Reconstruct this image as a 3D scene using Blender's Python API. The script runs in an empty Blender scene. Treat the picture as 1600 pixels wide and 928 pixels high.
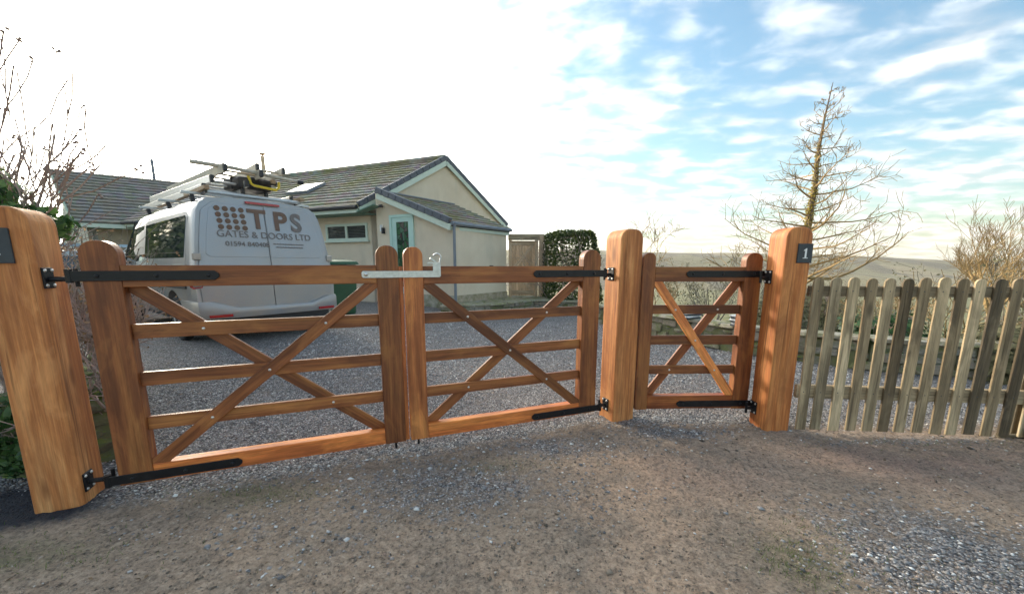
import bpy, bmesh, math, random
import numpy as np
from mathutils import Vector, Matrix
random.seed(7); rng = np.random.default_rng(7)
R = math.radians
S = bpy.context.scene
C = S.collection

# ------------------------------------------------------------------ camera, sky, sun, exposure
cam_d = bpy.data.cameras.new('camera'); cam = bpy.data.objects.new('camera', cam_d); C.objects.link(cam)
cam.location = (0, 0, 1.25); cam.rotation_euler = (R(90 - 9.772), 0, 0)
cam_d.sensor_fit = 'HORIZONTAL'; cam_d.sensor_width = 36; cam_d.lens = 603 / 1600 * 36
cam_d.shift_x = 10 / 1600; cam_d.shift_y = 54.85 / 1600
cam_d.clip_start = 0.05; cam_d.clip_end = 12000
S.camera = cam
SUN_AZ, SUN_EL = R(-40), R(15)
sdir = Vector((math.sin(SUN_AZ) * math.cos(SUN_EL), math.cos(SUN_AZ) * math.cos(SUN_EL), math.sin(SUN_EL)))
sun_d = bpy.data.lights.new('sun', 'SUN'); sun = bpy.data.objects.new('sun', sun_d); C.objects.link(sun)
sun_d.energy = 1.5; sun_d.angle = R(11); sun_d.color = (1.0, 0.86, 0.66)
sun.rotation_euler = (-sdir).to_track_quat('-Z', 'Y').to_euler()
S.view_settings.view_transform = 'Standard'; S.view_settings.look = 'None'
S.view_settings.gamma = 1.0; S.view_settings.exposure = 2.05

def build_world():
    w = bpy.data.worlds.new('World'); S.world = w; w.use_nodes = True
    nt = w.node_tree; N = nt.nodes; L = nt.links; N.clear()
    def n(t, **k):
        o = N.new(t)
        for a, b in k.items(): setattr(o, a, b)
        return o
    def m(op, a, b=None, c=None, clamp=False):
        o = n('ShaderNodeMath', operation=op, use_clamp=clamp)
        for i, v in enumerate((a, b, c)):
            if v is None: continue
            if isinstance(v, (int, float)): o.inputs[i].default_value = v
            else: L.new(v, o.inputs[i])
        return o.outputs[0]
    def rng_(v, a, b, c=0., d=1., smooth=True):
        o = n('ShaderNodeMapRange'); o.interpolation_type = 'SMOOTHSTEP' if smooth else 'LINEAR'
        L.new(v, o.inputs['Value']); o.inputs['From Min'].default_value = a; o.inputs['From Max'].default_value = b
        o.inputs['To Min'].default_value = c; o.inputs['To Max'].default_value = d
        return o.outputs[0]
    sky = n('ShaderNodeTexSky', sky_type='NISHITA', sun_disc=False, sun_elevation=SUN_EL, sun_rotation=SUN_AZ % (2 * math.pi))
    sky.air_density = 1.2; sky.dust_density = 1.6; sky.ozone_density = 2.2
    tc = n('ShaderNodeTexCoord'); sp = n('ShaderNodeSeparateXYZ'); L.new(tc.outputs['Generated'], sp.inputs[0])
    z = m('MAXIMUM', sp.outputs[2], 0.0); den = m('ADD', z, 0.16)
    u = m('DIVIDE', sp.outputs[0], den); v = m('DIVIDE', sp.outputs[1], den)
    cb = n('ShaderNodeCombineXYZ'); L.new(u, cb.inputs[0]); L.new(v, cb.inputs[1])
    mp = n('ShaderNodeMapping'); mp.inputs['Rotation'].default_value = (0, 0, R(24)); mp.inputs['Scale'].default_value = (1.25, 1.75, 1)
    mp.inputs['Location'].default_value = (3.1, 1.7, 0)
    L.new(cb.outputs[0], mp.inputs[0])
    n1 = n('ShaderNodeTexNoise'); n1.inputs['Scale'].default_value = 1.5; n1.inputs['Detail'].default_value = 7; n1.inputs['Roughness'].default_value = 0.52; n1.inputs['Distortion'].default_value = 0.35
    n2 = n('ShaderNodeTexNoise'); n2.inputs['Scale'].default_value = 4.6; n2.inputs['Detail'].default_value = 4; n2.inputs['Roughness'].default_value = 0.45; n2.inputs['Distortion'].default_value = 0.25
    L.new(mp.outputs[0], n1.inputs['Vector']); L.new(mp.outputs[0], n2.inputs['Vector'])
    dt = n('ShaderNodeVectorMath', operation='DOT_PRODUCT'); L.new(tc.outputs['Generated'], dt.inputs[0]); dt.inputs[1].default_value = sdir
    dp = m('MAXIMUM', dt.outputs['Value'], 0.0)
    glow = m('POWER', dp, 6.5); core = m('POWER', dp, 40.0)
    cov = m('ADD', m('MULTIPLY', n1.outputs[0], 0.52), m('MULTIPLY', n2.outputs[0], 0.48))
    cov = m('ADD', cov, m('MULTIPLY', glow, 0.42))
    low = rng_(z, 0.0, 0.30, 0.09, 0.0)
    cov = m('ADD', cov, low)
    mask = rng_(cov, 0.42, 0.70)
    # sunlit thin cloud: brighter towards the sun (forward scattering), greyer in thick parts away from it
    lum = m('ADD', m('ADD', rng_(n2.outputs[0], .35, .65, 1.9, 3.0), m('MULTIPLY', glow, 17.0)), m('MULTIPLY', core, 28.0))
    cc = n('ShaderNodeMix', data_type='RGBA'); L.new(m('ADD', m('MULTIPLY', glow, 1.2), rng_(z, 0.0, .16, .75, 0.), clamp=True), cc.inputs[0])
    cc.inputs[6].default_value = (0.96, 0.985, 1.0, 1); cc.inputs[7].default_value = (1.0, 0.945, 0.80, 1)
    sc = n('ShaderNodeVectorMath', operation='SCALE'); L.new(cc.outputs[2], sc.inputs[0]); L.new(lum, sc.inputs['Scale'])
    skyc = n('ShaderNodeVectorMath', operation='MULTIPLY'); L.new(sky.outputs[0], skyc.inputs[0]); skyc.inputs[1].default_value = (.47, .58, .59)
    mx = n('ShaderNodeMix', data_type='RGBA'); L.new(mask, mx.inputs[0]); L.new(skyc.outputs[0], mx.inputs[6]); L.new(sc.outputs[0], mx.inputs[7])
    bg = n('ShaderNodeBackground'); bg.inputs['Strength'].default_value = 0.12; L.new(mx.outputs[2], bg.inputs['Color'])
    out = n('ShaderNodeOutputWorld'); L.new(bg.outputs[0], out.inputs[0])
build_world()

# ------------------------------------------------------------------ helpers
def tag(o, label=None, cat=None, group=None, kind=None):
    if label: o['label'] = label
    if cat: o['category'] = cat
    if group: o['group'] = group
    if kind: o['kind'] = kind
    return o
def empty(name, loc=(0, 0, 0), rz=0., label=None, cat=None, group=None):
    o = bpy.data.objects.new(name, None); C.objects.link(o); o.location = loc; o.rotation_euler = (0, 0, rz)
    o.empty_display_size = 0.1
    return tag(o, label, cat, group)
def link(name, me, mat, parent=None, loc=(0, 0, 0), rot=(0, 0, 0), color=None):
    o = bpy.data.objects.new(name, me); C.objects.link(o)
    if mat is not None and not me.materials: me.materials.append(mat)
    o.parent = parent; o.location = loc; o.rotation_euler = rot
    if color is not None: o.color = (*color, 1)
    return o
class MB:
    def __init__(s): s.v = []; s.f = []
    def add(s, v, f):
        b = len(s.v); s.v += [tuple(p) for p in v]; s.f += [tuple(i + b for i in q) for q in f]
    def box(s, x0, x1, y0, y1, z0, z1):
        s.add([(x, y, z) for z in (z0, z1) for y in (y0, y1) for x in (x0, x1)],
              [(0, 2, 3, 1), (4, 5, 7, 6), (0, 1, 5, 4), (2, 6, 7, 3), (0, 4, 6, 2), (1, 3, 7, 5)])
    def beam(s, p, q, w, h, up=(0, 0, 1), off=(0, 0)):
        p, q = Vector(p), Vector(q); d = (q - p).normalized(); sd = d.cross(Vector(up))
        if sd.length < 1e-4: sd = d.cross(Vector((0, 1, 0)))
        sd.normalize(); u = sd.cross(d)
        vs = []
        for e in (p, q):
            for a, b in ((-1, -1), (1, -1), (1, 1), (-1, 1)):
                vs.append(e + sd * (a * w / 2 + off[0]) + u * (b * h / 2 + off[1]))
        s.add(vs, [(0, 1, 2, 3), (7, 6, 5, 4), (0, 4, 5, 1), (1, 5, 6, 2), (2, 6, 7, 3), (3, 7, 4, 0)])
    def tube(s, pts, rad, n=6, cap=True):
        pts = [Vector(p) for p in pts]; k = len(pts)
        if not hasattr(rad, '__len__'): rad = [rad] * k
        b = len(s.v); ref = None
        for i, p in enumerate(pts):
            d = (pts[min(i + 1, k - 1)] - pts[max(i - 1, 0)])
            d = d.normalized() if d.length > 1e-9 else Vector((0, 0, 1))
            if ref is None: ref = d.orthogonal().normalized()
            a = ref - d * ref.dot(d)
            a = a.normalized() if a.length > 1e-6 else d.orthogonal().normalized()
            ref = a; c = d.cross(a)
            for j in range(n):
                t = 2 * math.pi * j / n; q = p + (a * math.cos(t) + c * math.sin(t)) * rad[i]
                s.v.append((q.x, q.y, q.z))
        for i in range(k - 1):
            for j in range(n):
                j2 = (j + 1) % n
                s.f.append((b + i * n + j, b + i * n + j2, b + (i + 1) * n + j2, b + (i + 1) * n + j))
        if cap:
            s.f.append(tuple(b + j for j in reversed(range(n)))); s.f.append(tuple(b + (k - 1) * n + j for j in range(n)))
    def prism(s, poly, axis, a, b):     # poly in the two other axes
        def p3(p, t):
            return {'x': (t, p[0], p[1]), 'y': (p[0], t, p[1]), 'z': (p[0], p[1], t)}[axis]
        k = len(poly); s.add([p3(p, a) for p in poly] + [p3(p, b) for p in poly],
              [tuple(range(k)), tuple(reversed(range(k, 2 * k)))] + [(i, k + i, k + (i + 1) % k, (i + 1) % k) for i in range(k)])
    def mesh(s, name, smooth=False, bevel=0., bseg=1):
        me = bpy.data.meshes.new(name); me.from_pydata(s.v, [], s.f)
        bm = bmesh.new(); bm.from_mesh(me)
        bmesh.ops.recalc_face_normals(bm, faces=bm.faces)
        if bevel > 0:
            bm.normal_update()
            ed = [e for e in bm.edges if len(e.link_faces) == 2 and e.calc_face_angle(0) > R(25)]
            bmesh.ops.bevel(bm, geom=ed, offset=bevel, segments=bseg, affect='EDGES', profile=0.5, clamp_overlap=True)
        bm.to_mesh(me); bm.free()
        if smooth: me.polygons.foreach_set('use_smooth', [True] * len(me.polygons))
        return me
    def fast(s, name, smooth=False):
        me = bpy.data.meshes.new(name); me.from_pydata(s.v, [], s.f)
        if smooth: me.polygons.foreach_set('use_smooth', [True] * len(me.polygons))
        return me
    def build(s, name, mat, parent=None, smooth=False, bevel=0., bseg=1, **k):
        return link(name, s.mesh(name, smooth, bevel, bseg), mat, parent, **k)
def np_mesh(name, V, F):
    me = bpy.data.meshes.new(name); k = F.shape[1]
    me.vertices.add(len(V)); me.vertices.foreach_set('co', V.astype(np.float32).ravel())
    me.loops.add(F.size); me.loops.foreach_set('vertex_index', F.astype(np.int32).ravel())
    me.polygons.add(len(F)); me.polygons.foreach_set('loop_start', np.arange(0, F.size, k, dtype=np.int32))
    me.update(calc_edges=True); me.validate()
    return me
def copy_tree(o, parent=None):
    c = o.copy(); C.objects.link(c); c.parent = parent
    for ch in list(o.children): copy_tree(ch, c)
    return c
def smooth01(a, b, x):
    t = np.clip((x - a) / (b - a), 0, 1); return t * t * (3 - 2 * t)

# ------------------------------------------------------------------ materials
class NT:
    def __init__(s, name):
        s.m = bpy.data.materials.new(name); s.m.use_nodes = True; s.t = s.m.node_tree; s.N = s.t.nodes; s.L = s.t.links
        s.b = s.N['Principled BSDF']
    def n(s, t, **k):
        o = s.N.new(t)
        for a, b in k.items(): setattr(o, a, b)
        return o
    def put(s, sock, v):
        if isinstance(v, (int, float)): sock.default_value = v
        elif isinstance(v, tuple): sock.default_value = v if len(v) == len(sock.default_value) else (*v, 1)
        else: s.L.new(v, sock)
    def math(s, op, a, b=0., clamp=False):
        o = s.n('ShaderNodeMath', operation=op, use_clamp=clamp); s.put(o.inputs[0], a); s.put(o.inputs[1], b); return o.outputs[0]
    def mix(s, f, a, b, mode='MIX'):
        o = s.n('ShaderNodeMix', data_type='RGBA', blend_type=mode); s.put(o.inputs[0], f); s.put(o.inputs[6], a); s.put(o.inputs[7], b); return o.outputs[2]
    def ramp(s, f, stops):
        o = s.n('ShaderNodeValToRGB'); e = o.color_ramp.elements
        while len(e) < len(stops): e.new(0.5)
        for i, (p, c) in enumerate(stops): e[i].position = p; e[i].color = (*c, 1) if len(c) == 3 else c
        s.put(o.inputs[0], f); return o.outputs[0]
    def mapr(s, v, a, b, c=0., d=1.):
        o = s.n('ShaderNodeMapRange'); s.put(o.inputs[0], v); o.inputs[1].default_value = a; o.inputs[2].default_value = b
        o.inputs[3].default_value = c; o.inputs[4].default_value = d; return o.outputs[0]
    def co(s, kind='Object', scale=(1, 1, 1), rand=False):
        t = s.n('ShaderNodeTexCoord').outputs[kind] if kind != 'World' else s.n('ShaderNodeNewGeometry').outputs['Position']
        mp = s.n('ShaderNodeMapping'); mp.inputs['Scale'].default_value = scale; s.L.new(t, mp.inputs[0])
        if rand:
            oi = s.n('ShaderNodeObjectInfo'); v = s.n('ShaderNodeVectorMath', operation='SCALE'); v.inputs[0].default_value = (37., 91., 53.)
            s.L.new(oi.outputs['Random'], v.inputs['Scale']); s.L.new(v.outputs[0], mp.inputs['Location'])
        return mp.outputs[0]
    def noise(s, co, scale, detail=4, rough=.5, dist=0.):
        o = s.n('ShaderNodeTexNoise'); s.L.new(co, o.inputs['Vector'])
        for k, v in (('Scale', scale), ('Detail', detail), ('Roughness', rough), ('Distortion', dist)): o.inputs[k].default_value = v
        return o.outputs[0]
    def vor(s, co, scale, out='Distance', feature='F1', rnd=1.):
        o = s.n('ShaderNodeTexVoronoi', feature=feature); s.L.new(co, o.inputs['Vector']); o.inputs['Scale'].default_value = scale
        o.inputs['Randomness'].default_value = rnd
        return o.outputs[out]
    def bump(s, h, strength=.3, dist=.01):
        o = s.n('ShaderNodeBump'); o.inputs['Strength'].default_value = strength; o.inputs['Distance'].default_value = dist
        s.put(o.inputs['Height'], h); s.L.new(o.outputs[0], s.b.inputs['Normal'])
    def col(s, v): s.put(s.b.inputs['Base Color'], v)
    def rough(s, v): s.put(s.b.inputs['Roughness'], v)
def plain(name, col, rough=.6, metal=0., var=.12, scale=6., bump=0., bscale=60., spec=.5, coat=0.):
    t = NT(name); c = t.co('Object', rand=True)
    nz = t.noise(c, scale, 5, .6)
    t.col(t.mix(t.mapr(nz, .3, .7), tuple(x * (1 - var) for x in col), tuple(min(1, x * (1 + var)) for x in col)))
    t.rough(t.mapr(nz, .3, .7, rough * .85, min(1, rough * 1.15))); t.b.inputs['Metallic'].default_value = metal
    t.b.inputs['Specular IOR Level'].default_value = spec; t.b.inputs['Coat Weight'].default_value = coat
    if bump: t.bump(t.noise(c, bscale, 4, .6), bump, .004)
    return t.m
def wood(name, dark, mid, light, rough=.45, grain=1., knots=False, stretch=.9):
    """grain runs along local X; obj.color shifts the tone (grey 0.5 = neutral)"""
    t = NT(name)
    c = t.co('Object', (stretch, 11, 11), rand=True)
    a = t.noise(c, 2.2, 6, .62, 1.3)
    fine = t.noise(t.co('Object', (3.2, 120, 120), rand=True), 1.6, 4, .65)
    big = t.noise(t.co('Object', (.45, 7., 7.), rand=True), 1.5, 3, .5, .5)
    f = t.math('ADD', t.math('MULTIPLY', a, .42), t.math('MULTIPLY', big, .58))
    colr = t.ramp(f, [(.36, dark), (.5, mid), (.64, light)])
    colr = t.mix(t.mapr(fine, .35, .62, .34, 0.), colr, tuple(x * .42 for x in dark))
    if knots:
        vd = t.vor(t.co('Object', (1.3, 4.2, 4.2), rand=True), 1.25)
        k = t.mapr(vd, .05, .13, 1., 0.)
        colr = t.mix(t.math('MULTIPLY', k, .75), colr, tuple(x * .55 for x in dark))
        crk = t.noise(t.co('Object', (.8, 30, 30), rand=True), 1.3, 3, .5, .6)
        colr = t.mix(t.mapr(crk, .61, .66, 0., .6), colr, tuple(x * .4 for x in dark))
    wv = t.n('ShaderNodeTexWave', wave_type='BANDS', bands_direction='Y'); t.L.new(t.co('Object', (.16, 1., 1.), rand=True), wv.inputs['Vector'])
    for k_, v_ in (('Scale', 11.), ('Distortion', 5.5), ('Detail', 3.), ('Detail Scale', 1.4), ('Detail Roughness', .6)): wv.inputs[k_].default_value = v_
    colr = t.mix(t.mapr(wv.outputs['Fac'], .0, .35, .26, 0.), colr, tuple(x * .75 for x in dark))
    mid_ = t.noise(t.co('Object', (1.1, 42, 42), rand=True), 1.5, 4, .6, .4)
    colr = t.mix(t.mapr(mid_, .36, .52, .34, 0.), colr, tuple(x * .7 for x in dark))
    colr = t.mix(t.mapr(mid_, .54, .70, 0., .22), colr, tuple(min(1., x * 1.25) for x in light))
    blot = t.noise(t.co('Object', (.9, 2.6, 2.6), rand=True), 2.4, 5, .6, .8)
    colr = t.mix(t.mapr(blot, .50, .72, 0., .55), colr, tuple(x * .62 for x in dark))
    colr = t.mix(t.mapr(blot, .28, .46, .5, 0.), colr, tuple(min(1., x * 1.18) for x in light))
    oi = t.n('ShaderNodeObjectInfo')
    sc = t.n('ShaderNodeVectorMath', operation='SCALE'); t.L.new(oi.outputs['Color'], sc.inputs[0]); sc.inputs['Scale'].default_value = 2.
    colr = t.mix(1., colr, sc.outputs[0], 'MULTIPLY')
    t.col(colr); t.rough(t.mapr(a, .3, .7, rough * .8, rough * 1.25))
    t.bump(t.math('ADD', t.math('MULTIPLY', fine, .6), t.math('MULTIPLY', a, .6)), .22 * grain, .003)
    return t.m
M = {}
M['iroko'] = wood('iroko', (.17, .046, .013), (.39, .122, .034), (.57, .23, .06), .5)
M['oak'] = wood('oak', (.36, .112, .03), (.60, .225, .065), (.78, .38, .14), .66, 1.6, True, .8)
M['softwood'] = wood('weathered_softwood', (.15, .115, .07), (.37, .30, .19), (.58, .48, .32), .85, 2.0, True)
M['pine'] = wood('pine', (.30, .20, .12), (.42, .30, .19), (.52, .40, .27), .8)
M['black'] = plain('black_iron', (.012, .012, .014), .42, .3, .3, 25, .25, 90)
M['galv'] = plain('galvanised_steel', (.62, .63, .61), .38, .75, .18, 40)
M['bolt'] = plain('bolt_steel', (.7, .68, .64), .3, .9, .1)
M['slate'] = plain('slate', (.045, .052, .058), .6, 0, .25, 18, .3, 70)
M['white'] = plain('white_paint', (.8, .8, .78), .5)
M['alu'] = plain('aluminium', (.52, .53, .52), .42, .7, .15, 20)
M['rubber'] = plain('rubber', (.02, .02, .021), .75)
M['dark'] = plain('dark_plastic', (.03, .031, .034), .6)
M['red'] = plain('red_lens', (.38, .012, .02), .25, coat=.5)
M['yellow'] = plain('yellow_steel', (.75, .55, .04), .45)
M['green_pl'] = plain('green_plastic', (.03, .10, .045), .5)
M['mint'] = plain('mint_paint', (.60, .68, .57), .55, var=.06)
M['teal'] = plain('mint_door', (.50, .70, .62), .45, var=.05)
M['soffit'] = plain('green_soffit', (.16, .28, .21), .6, var=.1)
M['greypipe'] = plain('grey_pipe', (.20, .22, .25), .5)
M['blind'] = plain('blind', (.09, .09, .085), .7)
M['verge'] = plain('verge_tile', (.105, .115, .135), .65, 0, .25, 14, .3, 60)
M['brownprint'] = plain('brown_print', (.15, .085, .055), .5)
M['greyprint'] = plain('grey_print', (.17, .145, .135), .5)
def mat_glass(name, tint, rough=.04):
    t = NT(name); t.col(tint); t.rough(rough); t.b.inputs['Specular IOR Level'].default_value = .9; t.b.inputs['Coat Weight'].default_value = .8
    return t.m
M['glass'] = mat_glass('dark_glass', (.016, .02, .021))
M['mirror'] = plain('mirror', (.75, .78, .8), .05, 1.)
def mat_render():
    t = NT('wall_render'); c = t.co('World')
    a = t.noise(c, .9, 6, .65); st = t.noise(t.co('World', (2.2, 2.2, .35)), 1.4, 5, .6)
    col = t.mix(t.mapr(a, .3, .7), (.68, .56, .41), (.80, .69, .53)); col = t.mix(t.mapr(st, .52, .75, 0, .45), col, (.50, .45, .35))
    t.col(col); t.rough(.9); t.bump(t.noise(c, 55, 4, .7), .5, .008); return t.m
M['render'] = mat_render()
def mat_roof(name, base, moss):
    t = NT(name); c = t.co('World'); a = t.noise(t.co('World', rand=True), 3.2, 6, .7); m = t.noise(c, .8, 6, .7); v = t.vor(c, 3.4, 'Color')
    col = t.mix(t.mapr(a, .3, .7), tuple(x * .65 for x in base), tuple(x * 1.35 for x in base))
    col = t.mix(.16, col, v, 'OVERLAY')
    col = t.mix(t.mapr(m, .44, .62, 0, .85), col, moss)
    t.col(col); t.rough(.88); t.bump(t.noise(c, 45, 5, .7), .5, .01); return t.m
M['roof'] = mat_roof('mossy_roof_tile', (.29, .265, .23), (.22, .21, .08))
M['roof2'] = mat_roof('grey_roof_tile', (.19, .18, .165), (.16, .15, .10))
def mat_paint(name, col, dirt):
    t = NT(name); c = t.co('Object'); z = t.n('ShaderNodeSeparateXYZ'); t.L.new(c, z.inputs[0])
    nz = t.noise(c, 3., 6, .65)
    d = t.math('MULTIPLY', t.mapr(z.outputs[2], .3, 1.6, 1., .35), t.mapr(nz, .3, .7, .25, 1.))
    t.col(t.mix(d, col, dirt)); t.rough(t.mapr(nz, .3, .7, .28, .45)); t.b.inputs['Metallic'].default_value = .35
    t.b.inputs['Coat Weight'].default_value = .35; t.b.inputs['Coat Roughness'].default_value = .15; return t.m
M['silver'] = mat_paint('silver_paint', (.30, .325, .36), (.42, .36, .30))
M['carsilver'] = mat_paint('car_silver_paint', (.45, .48, .5), (.3, .3, .3))
def mat_stone(name, base, moss, amount):
    t = NT(name); c = t.co('World'); a = t.noise(t.co('Object', rand=True), 7, 6, .65); g = t.noise(c, 6., 5, .7)
    oi = t.n('ShaderNodeObjectInfo')
    col = t.mix(t.mapr(a, .3, .7), tuple(x * .6 for x in base), tuple(x * 1.35 for x in base))
    col = t.mix(t.mapr(oi.outputs['Random'], 0, 1, 0, .45), col, (base[0] * 1.25, base[1] * .95, base[2] * .75))
    nrm = t.n('ShaderNodeNewGeometry'); s = t.n('ShaderNodeSeparateXYZ'); t.L.new(nrm.outputs['Normal'], s.inputs[0])
    k = t.math('MULTIPLY', t.mapr(g, .5 - amount * .25, .6, 0, 1), t.mapr(s.outputs[2], -.4, .6, .25, 1.), clamp=True)
    t.col(t.mix(k, col, moss)); t.rough(.92); t.bump(t.noise(c, 60, 5, .7), .6, .01); return t.m
M['stone'] = mat_stone('rubble_stone', (.26, .24, .20), (.12, .15, .03), .3)
M['mossy'] = mat_stone('mossy_stone', (.15, .14, .115), (.13, .17, .025), .9)
M['coping'] = mat_stone('coping_stone', (.42, .39, .31), (.2, .2, .08), .2)
M['flag'] = mat_stone('flagstone', (.36, .34, .27), (.2, .22, .08), .3)
def mat_leaf(name, a, b, rough=.5):
    t = NT(name); at = t.n('ShaderNodeAttribute', attribute_name='tint')
    t.col(t.mix(at.outputs['Fac'], a, b)); t.rough(rough); t.b.inputs['Specular IOR Level'].default_value = .35
    t.b.inputs['Subsurface Weight'].default_value = 0.
    tr = t.n('ShaderNodeBsdfTranslucent'); t.L.new(t.mix(at.outputs['Fac'], tuple(min(1, x * 1.4) for x in a), tuple(min(1, x * 1.4) for x in b)), tr.inputs[0])
    ms = t.n('ShaderNodeMixShader'); ms.inputs[0].default_value = .3
    out = t.N['Material Output']; t.L.new(t.b.outputs[0], ms.inputs[1]); t.L.new(tr.outputs[0], ms.inputs[2]); t.L.new(ms.outputs[0], out.inputs[0])
    return t.m
M['hedge'] = mat_leaf('hedge_leaf', (.025, .05, .015), (.14, .17, .045))
M['ivy'] = mat_leaf('ivy_leaf', (.025, .07, .022), (.11, .20, .06), .35)
M['ivysunlit'] = mat_leaf('sunlit_ivy_leaf', (.22, .19, .035), (.55, .42, .07), .5)  # trunk ivy: the gold of low sunlight is put into the leaf colour
M['brown_leaf'] = mat_leaf('dead_leaf', (.10, .065, .035), (.26, .18, .11), .8)
M['grass'] = mat_leaf('grass_blade', (.06, .11, .025), (.20, .24, .07), .6)
M['olive'] = mat_leaf('olive_leaf', (.10, .10, .05), (.27, .24, .13), .7)
def mat_bark(name, a, b):
    t = NT(name); c = t.co('World'); t.col(t.mix(t.mapr(t.noise(c, 9, 5, .6), .3, .7), a, b)); t.rough(.9); t.bump(t.noise(c, 50, 4, .6), .5, .006); return t.m
M['bark'] = mat_bark('bark', (.13, .09, .07), (.24, .18, .14))
M['twig'] = mat_bark('twig', (.26, .19, .165), (.44, .34, .29))
M['goldtwig'] = mat_bark('golden_twig', (.26, .17, .075), (.42, .29, .13))
M['orangetwig'] = mat_bark('orange_twig', (.30, .15, .06), (.45, .25, .11))
M['greytwig'] = mat_bark('grey_twig', (.16, .14, .11), (.30, .27, .21))

# ------------------------------------------------------------------ ground
GA = np.array([-2.075, 1.906]); GD = np.array([.933, .36])
def behind(x, y):
    a = (x - GA[0]) * -GD[1] + (y - GA[1]) * GD[0]
    return np.where(x < .9, a, np.minimum(y - 2.93, a + 1.2))
def height(x, y):
    sd = behind(x, y)
    h = .17 * smooth01(.3, 3.2, sd) * (1 - smooth01(-2.4, -.2, x))
    q = y + .6 * x - 12
    h = h - np.where((q > 0) & (y > 3), np.minimum(.13 * np.maximum(q, 0) ** 1.06, 34), 0)
    h = h - np.where((x > 5) & (y < 12), .12 * np.maximum(x - 5, 0) * smooth01(3, 6, y), 0)
    return h
def blob(x, y, cx, cy, rx, ry): return np.exp(-(((x - cx) / rx) ** 2 + ((y - cy) / ry) ** 2))
def gravel(x, y):
    g = smooth01(-.32, .12, behind(x, y))
    g = np.maximum(g, .80 * blob(x, y, -.35, 2.05, .95, .42)); g = np.maximum(g, .75 * blob(x, y, .25, 2.55, .9, .28))
    g = np.maximum(g, .95 * blob(x, y, 1.95, 1.45, .66, .52)); g = np.maximum(g, .8 * blob(x, y, 1.25, 2.75, .55, .18))
    g = np.maximum(g, .6 * blob(x, y, 2.9, 2.62, 1.2, .10)); g = np.maximum(g, .42 * blob(x, y, -1.1, 1.65, .8, .4))
    return g
def ground_mesh():
    def axis(n0, a, b, step, far, k):
        mid = np.arange(a, b, step); lo = [a]; hi = [b]; d = step
        while hi[-1] < far: d *= k; hi.append(hi[-1] + d)
        d = step
        while lo[-1] > n0: d *= k; lo.append(lo[-1] - d)
        return np.array(sorted(set(np.round(lo + list(mid) + hi, 4))))
    X = axis(-2500, -3.6, 4.2, .026, 2500, 1.14); Yy = axis(-300, .9, 4.5, .026, 2500, 1.14)
    xx, yy = np.meshgrid(X, Yy); x = xx.ravel(); y = yy.ravel()
    z = height(x, y)
    near = (1 - smooth01(6, 14, np.hypot(x, y)))
    wob = sum(a * np.sin(x * f1 + p1 + 1.3 * np.sin(y * f2 * .7)) * np.sin(y * f2 + p2) for a, f1, f2, p1, p2 in ((.012, 2.1, 2.7, .3, 1.), (.007, 5.3, 4.4, 2., .4), (.004, 11., 13., .9, 2.2)))
    z = z + wob * near * .8 + near * rng.normal(0, .0034, len(x)) * (1 - smooth01(3.5, 6, y))
    V = np.stack([x, y, z], 1); nx, ny = len(X), len(Yy)
    i = np.arange(nx - 1)[None, :] + (np.arange(ny - 1) * nx)[:, None]; i = i.ravel()
    F = np.stack([i, i + 1, i + nx + 1, i + nx], 1)
    me = np_mesh('ground', V, F)
    me.polygons.foreach_set('use_smooth', [True] * len(me.polygons))
    for nm, val in (('gravel', gravel(x, y)),
                    ('dark_patch', .85 * smooth01(.2, .75, blob(x, y, -2.62, 1.84, .58, .22))),
                    ('purple', np.maximum(blob(x, y, 2.7, 2.35, 1.0, .38), .6 * blob(x, y, 1.3, 2.2, .6, .3))),
                    ('tan', np.maximum(blob(x, y, .75, 1.95, .5, .55), .5 * blob(x, y, .5, 1.3, .9, .35))),
                    ('mossy', np.maximum.reduce([.8 * blob(x, y, -1.35, 1.95, .30, .12), .9 * blob(x, y, 1.25, 1.45, .14, .14), .8 * blob(x, y, -2.2, 1.5, .35, .1), .5 * blob(x, y, -.1, 2.25, .25, .08)])),
                    ('field', np.maximum.reduce([smooth01(3, 8, y + .6 * x - 12), smooth01(0, 1.5, -x - 4.6) * (1 - smooth01(3.2, 4.4, y)), smooth01(0, 3, -x - 14), smooth01(0, 2, -y - 2.5), smooth01(0, 1.5, x - 5)]))):
        a = me.attributes.new(nm, 'FLOAT', 'POINT'); a.data.foreach_set('value', val.astype(np.float32))
    return me
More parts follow.
